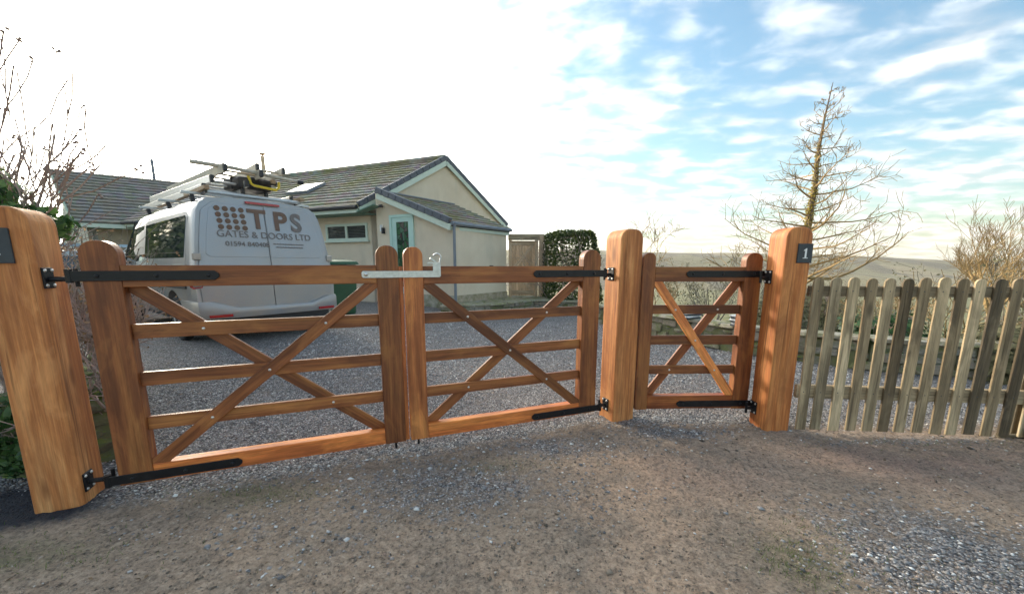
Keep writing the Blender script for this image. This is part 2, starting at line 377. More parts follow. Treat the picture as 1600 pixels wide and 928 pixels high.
def mat_ground():
    t = NT('ground'); c = t.co('World')
    at = lambda k: t.n('ShaderNodeAttribute', attribute_name=k).outputs['Fac']
    n0 = t.noise(c, 2.3, 6, .62); n1 = t.noise(c, 14, 6, .7); n2 = t.noise(c, 75, 5, .7)
    soil = t.mix(t.mapr(n1, .3, .7), (.34, .25, .175), (.58, .45, .335))
    soil = t.mix(t.math('MULTIPLY', at('tan'), t.mapr(n0, .3, .65), True), soil, (.66, .44, .29))
    soil = t.mix(t.math('MULTIPLY', at('purple'), t.mapr(n0, .2, .6, .3, .8), True), soil, (.30, .195, .165))
    soil = t.mix(t.math('MULTIPLY', at('mossy'), t.mapr(n1, .35, .6), True), soil, (.13, .145, .05))
    soil = t.mix(t.mapr(n0, .34, .52, .5, 0.), soil, (.19, .16, .13))
    n3 = t.noise(c, 34, 5, .75)
    soil = t.mix(t.mapr(n3, .36, .56, .75, 0.), soil, (.16, .125, .095))
    soil = t.mix(t.mapr(n2, .56, .70, 0., .7), soil, (.58, .48, .37))
    soil = t.mix(t.mapr(n2, .32, .46, .8, 0.), soil, (.09, .07, .052))
    cellc = t.vor(c, 85, 'Color'); sepc = t.n('ShaderNodeSeparateColor'); t.L.new(cellc, sepc.inputs[0]); vd = t.vor(c, 85)
    st = t.ramp(sepc.outputs[0], [(0., (.15, .145, .145)), (.45, (.32, .31, .31)), (.8, (.48, .46, .45)), (1., (.76, .73, .69))])
    st = t.mix(t.mapr(sepc.outputs[1], .8, 1., 0, .5), st, (.24, .15, .12))
    st = t.mix(t.mapr(vd, .45, .75, 0., .8), st, (.05, .048, .045))
    gm = t.math('ADD', at('gravel'), t.math('MULTIPLY', t.math('SUBTRACT', n1, .5), 1.5)); gm = t.math('ADD', gm, t.math('MULTIPLY', t.math('SUBTRACT', n0, .5), 1.1))
    gm = t.mapr(gm, .45, .95)
    col = t.mix(gm, soil, st)
    # stones sparsely pressed into the soil
    v2 = t.vor(c, 46, 'Color'); s2 = t.n('ShaderNodeSeparateColor'); t.L.new(v2, s2.inputs[0]); vd2 = t.vor(c, 46)
    k = t.math('MULTIPLY', t.mapr(s2.outputs[0], .80, .84), t.mapr(vd2, .22, .32, 1., 0.))
    col = t.mix(t.math('MULTIPLY', k, .75), col, t.mix(s2.outputs[1], (.2, .17, .14), (.42, .38, .33)))
    dm = t.mapr(t.math('ADD', at('dark_patch'), t.math('MULTIPLY', t.math('SUBTRACT', n1, .5), .9)), .15, .75)  # near-black patch around the foot of the left post, edge broken by noise
    col = t.mix(dm, col, t.mix(n2, (.02, .021, .027), (.075, .075, .085)))
    fld = t.mix(t.mapr(t.noise(c, .12, 6, .7), .35, .65), (.075, .10, .035), (.22, .19, .09))
    col = t.mix(at('field'), col, fld)
    t.col(col); t.rough(.93); t.b.inputs['Specular IOR Level'].default_value = .25
    hgt = t.math('ADD', t.math('MULTIPLY', t.math('SUBTRACT', 1., vd), gm), t.math('ADD', t.math('MULTIPLY', n2, .6), t.math('MULTIPLY', k, .8)))
    t.bump(hgt, 1., .022)
    return t.m
ground = link('ground', ground_mesh(), mat_ground()); tag(ground, kind='structure')

def hill():
    n = 90; xs = np.linspace(-2600, 2800, n); ys = np.array([520, 600, 680, 760, 830, 900, 980, 1100, 1300])
    prof = np.array([-36, -30, -18, -6, 14, 26, 34, 38, 36.])
    key_x = [-2600, -600, 0, 204, 453, 820, 1056, 1190, 1700, 2800]; key_z = [60, 52, 46, 41, 38, 26, 15, 12, 20, 34]
    V = []
    for j, (yy, pz) in enumerate(zip(ys, prof)):
        for x in xs:
            top = np.interp(x * (900 / max(yy, 900)), key_x, key_z); k = (pz + 36) / 74.
            w = 2.2 * math.sin(x * .011 + j) + 1.4 * math.sin(x * .037 + 2 * j)
            V.append((x, yy + 26 * math.sin(x * .004 + 1), -36 + (top + 36) * k * (1.0 if yy < 1100 else .97) + w * (0 < j < 7)))
    i = (np.arange(n - 1)[None, :] + (np.arange(len(ys) - 1) * n)[:, None]).ravel()
    me = np_mesh('hill', np.array(V), np.stack([i, i + 1, i + n + 1, i + n], 1)); me.polygons.foreach_set('use_smooth', [True] * len(me.polygons))
    t = NT('hill'); c = t.co('World', (1, .55, 1)); a = t.noise(c, .011, 4, .55, .6); b = t.noise(c, .06, 6, .7)
    v = t.vor(t.co('World', (1, .6, 1)), .0075, 'Color'); sv = t.n('ShaderNodeSeparateColor'); t.L.new(v, sv.inputs[0])
    col = t.ramp(sv.outputs[0], [(0., (.10, .10, .04)), (.45, (.19, .16, .07)), (.75, (.11, .115, .05)), (1., (.24, .19, .10))])
    col = t.mix(t.mapr(a, .47, .55), col, t.mix(t.mapr(b, .35, .65), (.035, .038, .02), (.10, .085, .05)))
    t.col(col); t.rough(.95); t.bump(b, 1., 8.)
    tag(link('hill', me, t.m), kind='structure')
hill()

# ------------------------------------------------------------------ timber: boards, gates, posts
def board(name, poly, y0, y1, ang, mat, parent, bevel=.003, tone=.5, bseg=1, warm=0.):
    """poly in the (x,z) plane of the parent, extruded y0..y1; grain (local X) along ang"""
    cx = sum(p[0] for p in poly) / len(poly); cz = sum(p[1] for p in poly) / len(poly)
    ca, sa = math.cos(ang), math.sin(ang)
    lp = [((p[0] - cx) * ca + (p[1] - cz) * sa, -(p[0] - cx) * sa + (p[1] - cz) * ca) for p in poly]
    b = MB(); b.prism(lp, 'y', -(y1 - y0) / 2, (y1 - y0) / 2)
    return b.build(name, mat, parent, bevel=bevel, bseg=bseg, loc=(cx, (y0 + y1) / 2, cz), rot=(0, -ang, 0), color=(tone * (1 + warm), tone, tone * (1 - warm)))
def rect(x0, x1, z0, z1): return [(x0, z0), (x1, z0), (x1, z1), (x0, z1)]
def arch(x0, x1, z0, z1, r, n=7):
    w = x1 - x0; r = min(r, w / 2 - 1e-4)
    p = [(x0, z0), (x1, z0)]
    for i in range(n + 1):
        a = math.pi / 2 * i / n; p.append((x1 - r + r * math.cos(a), z1 - r + r * math.sin(a)))
    for i in range(n + 1):
        a = math.pi / 2 + math.pi / 2 * i / n; p.append((x0 + r + r * math.cos(a), z1 - r + r * math.sin(a)))
    return p
def clip(poly, x0, x1, z0, z1):
    for ax, lim, sg in ((0, x0, 1), (0, x1, -1), (1, z0, 1), (1, z1, -1)):
        out = []
        for i, p in enumerate(poly):
            q = poly[(i + 1) % len(poly)]; dp = (p[ax] - lim) * sg; dq = (q[ax] - lim) * sg
            if dp >= 0: out.append(p)
            if dp * dq < 0:
                t = dp / (dp - dq); out.append((p[0] + (q[0] - p[0]) * t, p[1] + (q[1] - p[1]) * t))
        poly = out
    return poly
def brace(name, x0, z0, x1, z1, w, ya, yb, parent, lim, tone, warm=0.):
    d = Vector((x1 - x0, z1 - z0)).normalized(); nrm = Vector((-d.y, d.x)) * w / 2; e = d * .3
    a, b = Vector((x0, z0)) - e, Vector((x1, z1)) + e
    pl = clip([tuple(a - nrm), tuple(b - nrm), tuple(b + nrm), tuple(a + nrm)], *lim)
    return board(name, pl, ya, yb, math.atan2(d.y, d.x), M['iroko'], parent, tone=tone, warm=warm)
def dome(name, x, z, y, r, mat, parent, depth=.006, n=10):
    b = MB(); pts = [(x, y + .002, z), (x, y - depth * .3, z), (x, y - depth * .75, z), (x, y - depth, z)]
    b.tube(pts, [r, r, r * .75, r * .25], n); return b.build(name, mat, parent, smooth=True)
def strap(parent, xh, z, length, sgn, y=0.):
    """iron hinge strap from the hinge eye at xh running sgn along the rail"""
    b = MB(); h = .025; e = xh + sgn * length
    pl = [(xh, z - h), (e - sgn * .02, z - h), (e, z - h * .35), (e, z + h * .35), (e - sgn * .02, z + h), (xh, z + h)]
    if sgn < 0: pl = pl[::-1]
    b.prism(pl, 'y', y - .008, y + .0005)
    s = b.build('hinge_strap', M['black'], parent, bevel=.0015)
    for k in (.16, .55, .92): dome('strap_bolt', xh + sgn * length * k, z, y - .008, .010, M['black'], s, .007)
    b = MB(); b.tube([(xh - sgn * .012, y + .004, z - .032), (xh - sgn * .012, y + .004, z + .034)], .015, 12)
    b.build('hinge_eye', M['black'], s)
    return s
def bracket(parent, loc, rz, reach=.062):
    """post plate with four bolts and the pin that carries the hinge eye; local -Y points out of the post face"""
    b = MB(); b.prism(rect(-.036, .036, -.05, .05), 'y', -.008, .001)
    p = b.build('hinge_bracket', M['black'], parent, bevel=.002, loc=loc, rot=(0, 0, rz))
    for sx in (-1, 1):
        for sz in (-1, 1): dome('bracket_bolt', sx * .024, sz * .036, -.008, .0085, M['bolt'], p, .007)
    b = MB(); b.tube([(0, -.004, -.006), (0, -reach, -.006)], .013, 10); b.tube([(0, -reach + .002, -.045), (0, -reach + .002, .045)], .009, 10)
    b.build('hinge_pin', M['black'], p)
    return p

def text_mesh(s, size, offset=0., extrude=.0008):
    cu = bpy.data.curves.new('lettering', 'FONT'); cu.body = s; cu.size = size; cu.align_x = 'CENTER'; cu.align_y = 'CENTER'
    cu.offset = offset; cu.extrude = extrude; cu.resolution_u = 4
    ob = bpy.data.objects.new('lettering', cu); C.objects.link(ob)
    dg = bpy.context.evaluated_depsgraph_get(); me = bpy.data.meshes.new_from_object(ob.evaluated_get(dg))
    bpy.data.objects.remove(ob); bpy.data.curves.remove(cu); return me

def gate_post(loc, rz, label, w=.2, h=1.52, tone=.5, z0=-.05):
    t = empty('gate_post', loc, rz, label, 'gate post', 'oak gate posts')
    board('post', arch(-w / 2, w / 2, z0, h, .075, 8), 0, w, math.pi / 2, M['oak'], t, bevel=.014, bseg=3, tone=tone)
    return t
RZ = math.atan2(GD[1], GD[0])
def on_gate(s, off=0.): return (GA[0] + GD[0] * s - GD[1] * off, GA[1] + GD[1] * s + GD[0] * off, 0)
# left post: its right side face stands 75 mm off the hanging stile
pl_ = gate_post(on_gate(-.258, .008), RZ, 'leftmost oak gate post, thick and pale, cut by the picture edge', tone=.52)
pm_ = gate_post(on_gate(3.215, -.095), RZ, 'oak gate post between the wide double gate and the narrow gate', tone=.52)
pr_ = gate_post((2.085, 2.800, 0), R(1.5), 'orange oak gate post with slate number plate beside the picket fence', tone=.45, w=.190)
for c_ in pr_.children: c_.color = (.49, .43, .36, 1)
for p_, x_, sg, zs in ((pl_, .1, 1, (1.19, .115)), (pm_, -.1, -1, (1.185, .125))):
    for z_ in zs: bracket(p_, (x_, .055 if p_ is pl_ else .11, z_), R(90) * sg, .111 if p_ is pl_ else .066)
for z_ in (1.165, .135): bracket(pr_, (-.095, .145, z_), -R(90))
def plaque(post, x, z, w, h, glyph):
    b = MB(); b.prism(rect(x - w / 2, x + w / 2, z - h / 2, z + h / 2), 'y', -.011, .001)
    p = b.build('number_plate', M['slate'], post, bevel=.002); p['label'] = 'dark slate house number plate'
    # serif numeral one, inlaid in white
    b = MB(); s = h * .52; t = s * .13
    b.prism([(x - t * .5, z - s / 2 + t * .6), (x + t * .9, z - s / 2 + t * .6), (x + t * .9, z + s / 2), (x + t * .3, z + s / 2), (x - t * 1.5, z + s / 2 - t * 1.5), (x - t * 1.5, z + s / 2 - t * 2.1), (x - t * .5, z + s / 2 - t * 1.6)], 'y', -.0125, -.0112)
    b.prism(rect(x - t * 1.8, x + t * 2.2, z - s / 2, z - s / 2 + t * .55), 'y', -.0125, -.0112)
    b.build('numeral', M['white'], p)
plaque(pr_, .040, 1.335, .105, .135, '1')
plaque(pl_, -.030, 1.340, .125, .16, '1')

def gate_leaf(name, loc, rz, L, label, group, ws0, ws1, hinge_left, ztop, zr, front, tones, zb=.08, strap_len=.60):
    t = empty(name, loc, rz, label, 'gate', group)
    T = iter(tones); th = .072
    zt0, zt1 = zr[0]; zb0, zb1 = zr[-1]
    hs, cs = ('hanging_stile', 'closing_stile') if hinge_left else ('closing_stile', 'hanging_stile')
    board(hs, arch(0, ws0, zb, ztop, ws0 * .46), 0, th, math.pi / 2, M['iroko'], t, .004, next(T), 2)
    board(cs, arch(L - ws1, L, zb, ztop, ws1 * .46), 0, th, math.pi / 2, M['iroko'], t, .004, next(T), 2)
    a, b = ws0 + .0005, L - ws1 - .0005
    # the top rail and bottom rail are almost flush with the stiles; the three bars are thinner and set back
    board('top_rail', rect(a, b, zt0, zt1), .002, th - .003, 0, M['iroko'], t, .003, next(T))
    board('bottom_rail', rect(a, b, zb0, zb1), .002, th - .003, 0, M['iroko'], t, .003, next(T), warm=.16)
    for z0, z1 in zr[1:-1]: board('bar', rect(a, b, z0, z1), .0235, .0475, 0, M['iroko'], t, .002, next(T))
    lim = (a, b, zb1 + .0005, zt0 - .0005); w = .068
    up = (a + .02, zb1, b - .02, zt0); dn = (a + .02, zt0, b - .02, zb1)
    fr, bk = (up, dn) if front == 'up' else (dn, up)
    brace('brace', *fr, w, .0015, .0233, t, lim, next(T)); brace('brace', *bk, w, .0477, .0695, t, lim, next(T))
    for z0, z1 in zr[1:-1]:
        zc = (z0 + z1) / 2
        for k, (q, yy) in enumerate(((fr, .0015), (bk, .0235))):
            x = q[0] + (zc - q[1]) / (q[3] - q[1]) * (q[2] - q[0])
            if k == 1 and abs(x - (a + b) / 2) < .12: continue
            dome('bolt', x, zc, yy, .0085, M['bolt'], t, .005)
    zs = ((zt0 + zt1) / 2 + .002, (zb0 + zb1) / 2 - .012)
    for z in zs: strap(t, -.035 if hinge_left else L + .035, z, strap_len, 1 if hinge_left else -1)
    return t
ZR = [(1.142, 1.252), (.872, .948), (.615, .690), (.368, .442), (.082, .178)]
gl = gate_leaf('gate_leaf', on_gate(0), RZ, 1.505, 'left leaf of the double timber gate, carrying the galvanised latch bar', 'two leaves of the wide driveway gate',
               .15, .132, True, 1.372, ZR, 'up', (.42, .36, .42, .86, .40, .43, .47, .46, .37))
board('rebate_strip', rect(1.506, 1.530, .085, 1.245), .012, .045, math.pi / 2, M['iroko'], gl, .002, .78, warm=.12)
gr = gate_leaf('gate_leaf', on_gate(1.540), RZ, 1.462, 'right leaf of the double timber gate, next to the middle oak post', 'two leaves of the wide driveway gate',
               .117, .15, False, 1.366, [(1.132, 1.246), (.872, .942), (.612, .685), (.366, .437), (.078, .174)], 'down', (.78, .42, .44, .88, .33, .42, .45, .28, .42))
# throw-over latch bar on the left leaf
def latch():
    b = MB(); y0, y1 = -.010, -.001; zc = 1.196; x0, x1 = 1.286, 1.770
    pl = [(x0 + .008, zc - .021), (x1 - .008, zc - .021), (x1, zc - .013), (x1, zc + .075), (x1 - .05, zc + .075), (x1 - .05, zc + .021), (x0 + .008, zc + .021), (x0, zc + .012), (x0, zc - .012)]
    b.prism(pl, 'y', y0, y1)
    o = b.build('latch_bar', M['galv'], gl, bevel=.0015)
    dome('latch_bolt', x0 + .025, zc + .002, y0, .013, M['bolt'], o, .011)
    b = MB()
    # curled finger hook over the top
    cx, cz = x1 - .022, zc + .104
    pts = [(cx + .024 * math.cos(a), -.005, cz + .024 * math.sin(a)) for a in np.linspace(-.5, 2.6, 12)]
    b.tube([(x1 - .006, -.005, zc + .07)] + pts, .0068, 8)
    b.beam((x1 - .085, -.005, zc + .071), (x1 - .045, -.005, zc + .071), .009, .010); b.beam((x1 - .066, -.005, zc + .102), (x1 - .030, -.005, zc + .076), .009, .010)
    b.build('latch_hook', M['galv'], o, smooth=False)
latch()
b = MB(); b.tube([(1.44, .03, .03), (1.44, .03, .10)], .008, 8); b.build('drop_bolt', M['black'], gl)
b = MB(); b.tube([(.05, .03, .035), (.05, .03, .10)], .008, 8); b.tube([(.115, .08, .60), (.16, .10, .60)], .006, 6); b.build('drop_bolt', M['black'], gr)
gp = gate_leaf('garden_gate', (1.055, 3.000, 0), math.atan2(.03, 1), .935, 'narrow timber pedestrian gate between the two right hand oak posts', None,
               .098, .130, False, 1.347, [(1.128, 1.240), (.873, .943), (.626, .699), (.383, .453), (.095, .205)], 'down', (.36, .40, .35, .42, .31, .31, .36, 1.15, .66), zb=.09, strap_len=.63)

# ------------------------------------------------------------------ picket fence
def picket_fence():
    t = empty('picket_fence', (2.215, 2.80, 0), math.atan2(-.135, 1.4), 'weathered grey brown picket fence running right from the gate post', 'fence')
    n = 16; pit = .1165
    for i in range(n):
        x = i * pit + random.uniform(-.006, .006); w = .072 + random.uniform(-.004, .004)
        dk = {5: .20, 8: .40, 10: .25, 12: .22, 3: .52, 11: .4}.get(i, random.uniform(.48, .70))
        o = board('picket', arch(x, x + w, .015 + random.uniform(0, .012), 1.163 + random.uniform(-.008, .008), .034, 4), -.016, 0, math.pi / 2, M['softwood'], t, .002, dk, warm=random.uniform(.04, .15))
        for zn in (.315, 1.07): dome('nail_head', x + w / 2 + random.uniform(-.008, .008), zn, -.0155, .0045, M['slate'], t, .002, 6)
        o.rotation_euler.rotate(Matrix.Rotation(random.uniform(-.008, .008), 3, 'Y'))
    for z0, z1, tn in ((1.03, 1.105, .28), (.262, .362, .60)):
        board('fence_rail', rect(-.01, n * pit, z0, z1), .001, .040, 0, M['softwood'], t, .003, tn, warm=.06)
    b = 1.54
    board('fence_post', rect(b, b + .09, -.08, 1.12), .0415, .13, math.pi / 2, M['softwood'], t, .004, .34)
    board('gravel_board', rect(1.42, n * pit, -.06, .030), .001, .03, 0, M['softwood'], t, .003, .34)
picket_fence()
def rock_mesh(name, seed, n=2, flat=1.):
    bm = bmesh.new(); bmesh.ops.create_icosphere(bm, subdivisions=n, radius=.5); r = random.Random(seed)
    pl = [(Vector((r.gauss(0, 1), r.gauss(0, 1), r.gauss(0, 1))).normalized(), r.uniform(.28, .42)) for _ in range(9)]
    for v in bm.verts:
        for d, k in pl:
            e = v.co.dot(d) - k
            if e > 0: v.co -= d * e
        v.co += Vector((r.gauss(0, .012), r.gauss(0, .012), r.gauss(0, .012)))
    me = bpy.data.meshes.new(name); bm.to_mesh(me); bm.free(); return me
def block_mesh(name, seed):
    b = MB(); b.box(-.5, .5, -.5, .5, -.5, .5); me = b.mesh(name, bevel=.10, bseg=2); r = random.Random(seed)
    ph = [r.uniform(0, 6) for _ in range(6)]
    for v in me.vertices:
        c = v.co
        v.co += Vector((math.sin(c.y * 5 + ph[0]) * .05 + r.gauss(0, .02), math.sin(c.z * 5 + ph[1]) * .05 + r.gauss(0, .02), math.sin(c.x * 5 + ph[2]) * .05 + r.gauss(0, .02)))
    return me
BLOCKS = [block_mesh('stone_block', s) for s in range(6)]
ROCKS = [rock_mesh('rock', s) for s in range(6)]
def stone(name, mesh, mat, parent, loc, size, rz=0., tilt=0.):
    me = mesh if mesh.materials and mesh.materials[0] == mat else None
    if me is None:
        key = mesh.name + '_' + mat.name
        me = bpy.data.meshes.get(key)
        if me is None:
            me = mesh.copy(); me.name = key; me.materials.clear(); me.materials.append(mat)
    o = bpy.data.objects.new(name, me); C.objects.link(o); o.parent = parent; o.location = loc; o.scale = size; o.rotation_euler = (tilt, tilt * .7, rz); return o
def stone_wall(t, pts, h, mat, cop_mat=None, sh=.11, sl=.22, depth=.26, z0=0., core=None, seed=1, zf=None):
    """courses of single stones along a polyline (points in the wall's own space), coping slabs on top"""
    r = random.Random(seed)
    for (x0, y0), (x1, y1) in zip(pts[:-1], pts[1:]):
        L = math.hypot(x1 - x0, y1 - y0); a = math.atan2(y1 - y0, x1 - x0); ux, uy = math.cos(a), math.sin(a)
        cm = MB(); cm.beam((x0, y0, z0 + h / 2 - .02), (x1, y1, z0 + h / 2 - .02), depth * .72, h - .03); cm.build('wall_core', core or M['mossy'], t)
        nz = max(1, round(h / sh)); ch = h / nz
        for k in range(nz):
            s = -r.uniform(0, sl * .5)
            while s < L:
                l = sl * r.uniform(.6, 1.45); c = s + l / 2
                if 0 <= c <= L:
                    o = r.uniform(-.02, .02)
                    rk = r.random() < (.6 if mat is M['mossy'] else .3); q_ = 1.2 if rk else .97
                    stone('stone', r.choice(ROCKS if rk else BLOCKS), mat, t, (x0 + ux * c - uy * o, y0 + uy * c + ux * o, z0 + ch * (k + .5) + r.uniform(-.012, .012)), (l * q_, depth * r.uniform(.9, 1.1), ch * q_ * r.uniform(.85, 1.15)), a + r.uniform(-.1, .1), r.uniform(-.12, .12))
                s += l
        if cop_mat:
            s = 0.
            while s < L - .05:
                l = min(r.uniform(.35, .6), L - s); c = s + l / 2
                stone('coping_stone', r.choice(BLOCKS), cop_mat, t, (x0 + ux * c, y0 + uy * c, z0 + h + .022), (l * .98, depth * 1.22, .05), a + r.uniform(-.02, .02), r.uniform(-.015, .015))
                s += l
    return t
# garden wall behind the narrow gate, running towards the fence
w = empty('garden_wall', (2.05, 8.6, 0), 0, 'low rubble wall with pale coping seen through the narrow gate', 'wall')
stone_wall(w, [(0, 0), (.72, -1.65), (1.35, -3.1), (2.35, -4.0), (4.2, -4.6)], .36, M['stone'], M['coping'], seed=3)
# patio platform in front of the side gate
pt = empty('patio', (0, 0, 0), 0, 'raised flagstone patio with rubble edge beside the lean to', 'patio')
b = MB(); b.prism([(-1.5, 9.35), (-.72, 9.25), (.80, 10.75), (2.05, 10.15), (2.3, 13.2), (-1.0, 13.2), (-1.9, 10.5)], 'z', -.1, .268); b.build('patio_base', M['stone'], pt)
for i in range(8):
    for j in range(8):
        x = -1.6 + i * .52; y = 9.2 + j * .52
        poly = [(-1.45, 9.40), (-.74, 9.30), (.79, 10.80), (2.0, 10.22), (2.2, 13.1), (-1.0, 13.1), (-1.8, 10.5)]
        c_ = (x + .26, y + .26); ins = False
        for (xa, ya), (xb, yb) in zip(poly, poly[1:] + poly[:1]):
            if (ya > c_[1]) != (yb > c_[1]) and c_[0] < (xb - xa) * (c_[1] - ya) / (yb - ya) + xa: ins = not ins
        if ins: stone('flagstone', BLOCKS[(i * 3 + j) % 6], M['flag'], pt, (c_[0], c_[1], .275), (.505, .505, .045), random.uniform(-.01, .01))
stone_wall(pt, [(-1.5, 9.33), (-.74, 9.22), (.80, 10.72), (2.05, 10.12)], .28, M['stone'], M['flag'], sh=.10, sl=.24, depth=.2, seed=5)
# mossy wall behind the left post
w = empty('mossy_wall', (-2.60, 2.25, -.05), 0, 'dark mossy rubble wall behind the leftmost gate post', 'wall')
stone_wall(w, [(-.02, .06), (-.45, .62), (-1.4, 1.5)], .48, M['mossy'], None, sh=.09, sl=.15, depth=.30, seed=8)
stone_wall(w, [(-.10, .0), (-.85, .0), (-1.6, .15)], .50, M['mossy'], None, sh=.10, sl=.17, depth=.32, seed=9)
for i, (x, y, s_, lb) in enumerate(((3.86, 2.58, .30, 'mossy boulder at the far right end of the picket fence'), (-2.42, 2.40, .10, 'small pale stone lying at the foot of the mossy wall'))):
    o = stone('boulder', ROCKS[i], M['mossy'] if i == 0 else M['coping'], None, (x, y, s_ * .22), (s_, s_ * .85, s_ * .7), .5 + i); tag(o, lb, 'boulder')
# stacks of slate on the garden wall
for (x, y, s_, n_, lb) in ((2.98, 6.25, .34, 5, 'wide stack of dark and pale slates on the garden wall'), (3.30, 5.42, .17, 6, 'small round stack of striped slates on the garden wall')):
    t = empty('slate_stack', (x, y, .405), .3, lb, 'slates')
    for k in range(n_):
        o = stone('slate', BLOCKS[k % 6], M['slate'] if k % 2 == 0 else M['white'], t, (random.uniform(-.01, .01), random.uniform(-.01, .01), .014 + k * .026), (s_ * random.uniform(.9, 1.05), s_ * .7, .026), random.uniform(-.2, .2))

# ------------------------------------------------------------------ house
def V3(*a): return Vector(a)
def roof_slope(parent, ea, eb, ra, rb, n, mat, name='tile_course', pitch=.33, amp=.007, lip=.05):
    """stepped courses of profiled tiles between an eave edge and a ridge edge"""
    ea, eb, ra, rb = map(Vector, (ea, eb, ra, rb)); nr = (eb - ea).cross(ra - ea).normalized()
    if nr.z < 0: nr = -nr
    for k in range(n):
        t0, t1 = k / n, min(1., (k + 1.18) / n)
        a0, b0, a1, b1 = ea.lerp(ra, t0), eb.lerp(rb, t0), ea.lerp(ra, t1), eb.lerp(rb, t1)
        L = (b0 - a0).length; m_ = max(2, int(L / pitch) * 4); vs = []; fs = []
        for i in range(m_ + 1):
            u = i / m_; wv = amp * (1 if i % 4 in (1, 2) else 0) + random.uniform(0, .004)
            lo = a0.lerp(b0, u); hi = a1.lerp(b1, u)
            vs += [lo - nr * .02, lo + nr * (lip + wv), hi + nr * (.006 + wv * .4)]
        for i in range(m_):
            j = i * 3
            fs += [(j, j + 3, j + 4, j + 1), (j + 1, j + 4, j + 5, j + 2)]
        b = MB(); b.add(vs, fs); b.build(name, mat, parent)
    b = MB(); b.add([ea - nr * .03, eb - nr * .03, rb - nr * .03, ra - nr * .03, ea - nr * .09, eb - nr * .09, rb - nr * .09, ra - nr * .09],
                    [(0, 1, 2, 3), (7, 6, 5, 4), (0, 4, 5, 1), (1, 5, 6, 2), (2, 6, 7, 3), (3, 7, 4, 0)]); b.build('roof_deck', M['dark'], parent)
def verge(parent, p, q, n, out, w=.15, h=.145):
    p, q, out = Vector(p), Vector(q), Vector(out); sh = bpy.data.meshes
    for i in range(n):
        a, c = p.lerp(q, i / n), p.lerp(q, (i + .965) / n); lift = V3(0, 0, .035 + .012)
        b = MB(); b.beam(a + lift + out * .02, c + lift * .8 + out * .02, w, h); b.build('verge_tile', M['verge'], parent, bevel=.012)
AX = V3(-.93, .367, 0); GG = V3(.64, .769, 0)
house = empty('bungalow', (-3.0, 12.0, 0), 0, 'cream bungalow with mossy tiled gable roof and mint green trim', 'house')
class Off:            # children of the house are given in world coordinates
    pass
def hb(mb, name, mat, par=house, **k):
    o = mb.build(name, mat, par, **k); o.location = Vector(o.location) - Vector(par.location) if par is house else o.location; return o
house.location = (0, 0, 0)
E1, AP, E2 = V3(-4.03, 11.0, 2.86), V3(-1.99, 13.5, 4.70), V3(.05, 16.0, 2.80)
LEN = 13.0
roof_slope(house, E1 + AX * LEN, E1, AP + AX * LEN, AP, 15, M['roof'])
roof_slope(house, E2, E2 + AX * LEN, AP, AP + AX * LEN, 15, M['roof'])
outg = -AX
verge(house, E1, AP, 13, outg * .06); verge(house, AP, E2, 13, outg * .06)
b = MB(); b.tube([AP + V3(0, 0, .05), AP + AX * LEN + V3(0, 0, .05)], .10, 8); hb(b, 'ridge_tile', M['roof'])
up_n = V3(0, 0, 1)
for p_, q_ in ((E1, AP), (AP, E2)):
    b = MB(); b.beam(p_ + outg * .05 - up_n * .115, q_ + outg * .05 - up_n * .115, .03, .15); hb(b, 'bargeboard', M['mint'])
# walls (wall lines set back under the eaves)
W1 = E1 + GG * .62; W2 = E2 - GG * .35
def wall_poly(name, pts, mat, thick, nrm):
    b = MB(); k = len(pts); n_ = Vector(nrm) * thick
    b.add([tuple(Vector(p)) for p in pts] + [tuple(Vector(p) + n_) for p in pts], [tuple(range(k)), tuple(reversed(range(k, 2 * k)))] + [(i, k + i, k + (i + 1) % k, (i + 1) % k) for i in range(k)])
    return hb(b, name, mat)
def lift(p, z): return V3(p[0], p[1], z)
gs = (AP - E1).dot(GG); slope = (AP.z - E1.z) / gs
gz = lambda p: E1.z + slope * ((p - E1).dot(GG) if (p - E1).dot(GG) < gs else 2 * gs - (p - E1).dot(GG)) - .10
gin = AX * .05
wall_poly('gable_wall', [lift(W1 + gin, 0), lift(W2 + gin, 0), lift(W2 + gin, gz(W2)), lift(AP + gin, AP.z - .11), lift(W1 + gin, gz(W1))], M['render'], .25, AX)
wall_poly('side_wall', [lift(W1 + gin, 0), lift(W1 + AX * LEN, 0), lift(W1 + AX * LEN, 2.78), lift(W1 + gin, 2.78)], M['render'], .25, GG)
b = MB(); b.beam(E1 + AX * .02 + V3(0, 0, -.10), E1 + AX * LEN + V3(0, 0, -.10), .03, .15); hb(b, 'fascia', M['mint'])
b = MB(); b.tube([E1 - GG * .06 + V3(0, 0, -.03), E1 - GG * .06 + AX * LEN + V3(0, 0, -.03)], .055, 8); hb(b, 'gutter', M['dark'])
wall_poly('soffit', [E1 + AX * .02 + V3(0, 0, -.18), E1 + AX * LEN + V3(0, 0, -.18), W1 + AX * LEN + V3(0, 0, -.18 + 0), W1 + AX * .02 + V3(0, 0, -.18)], M['soffit'], .02, (0, 0, 1))
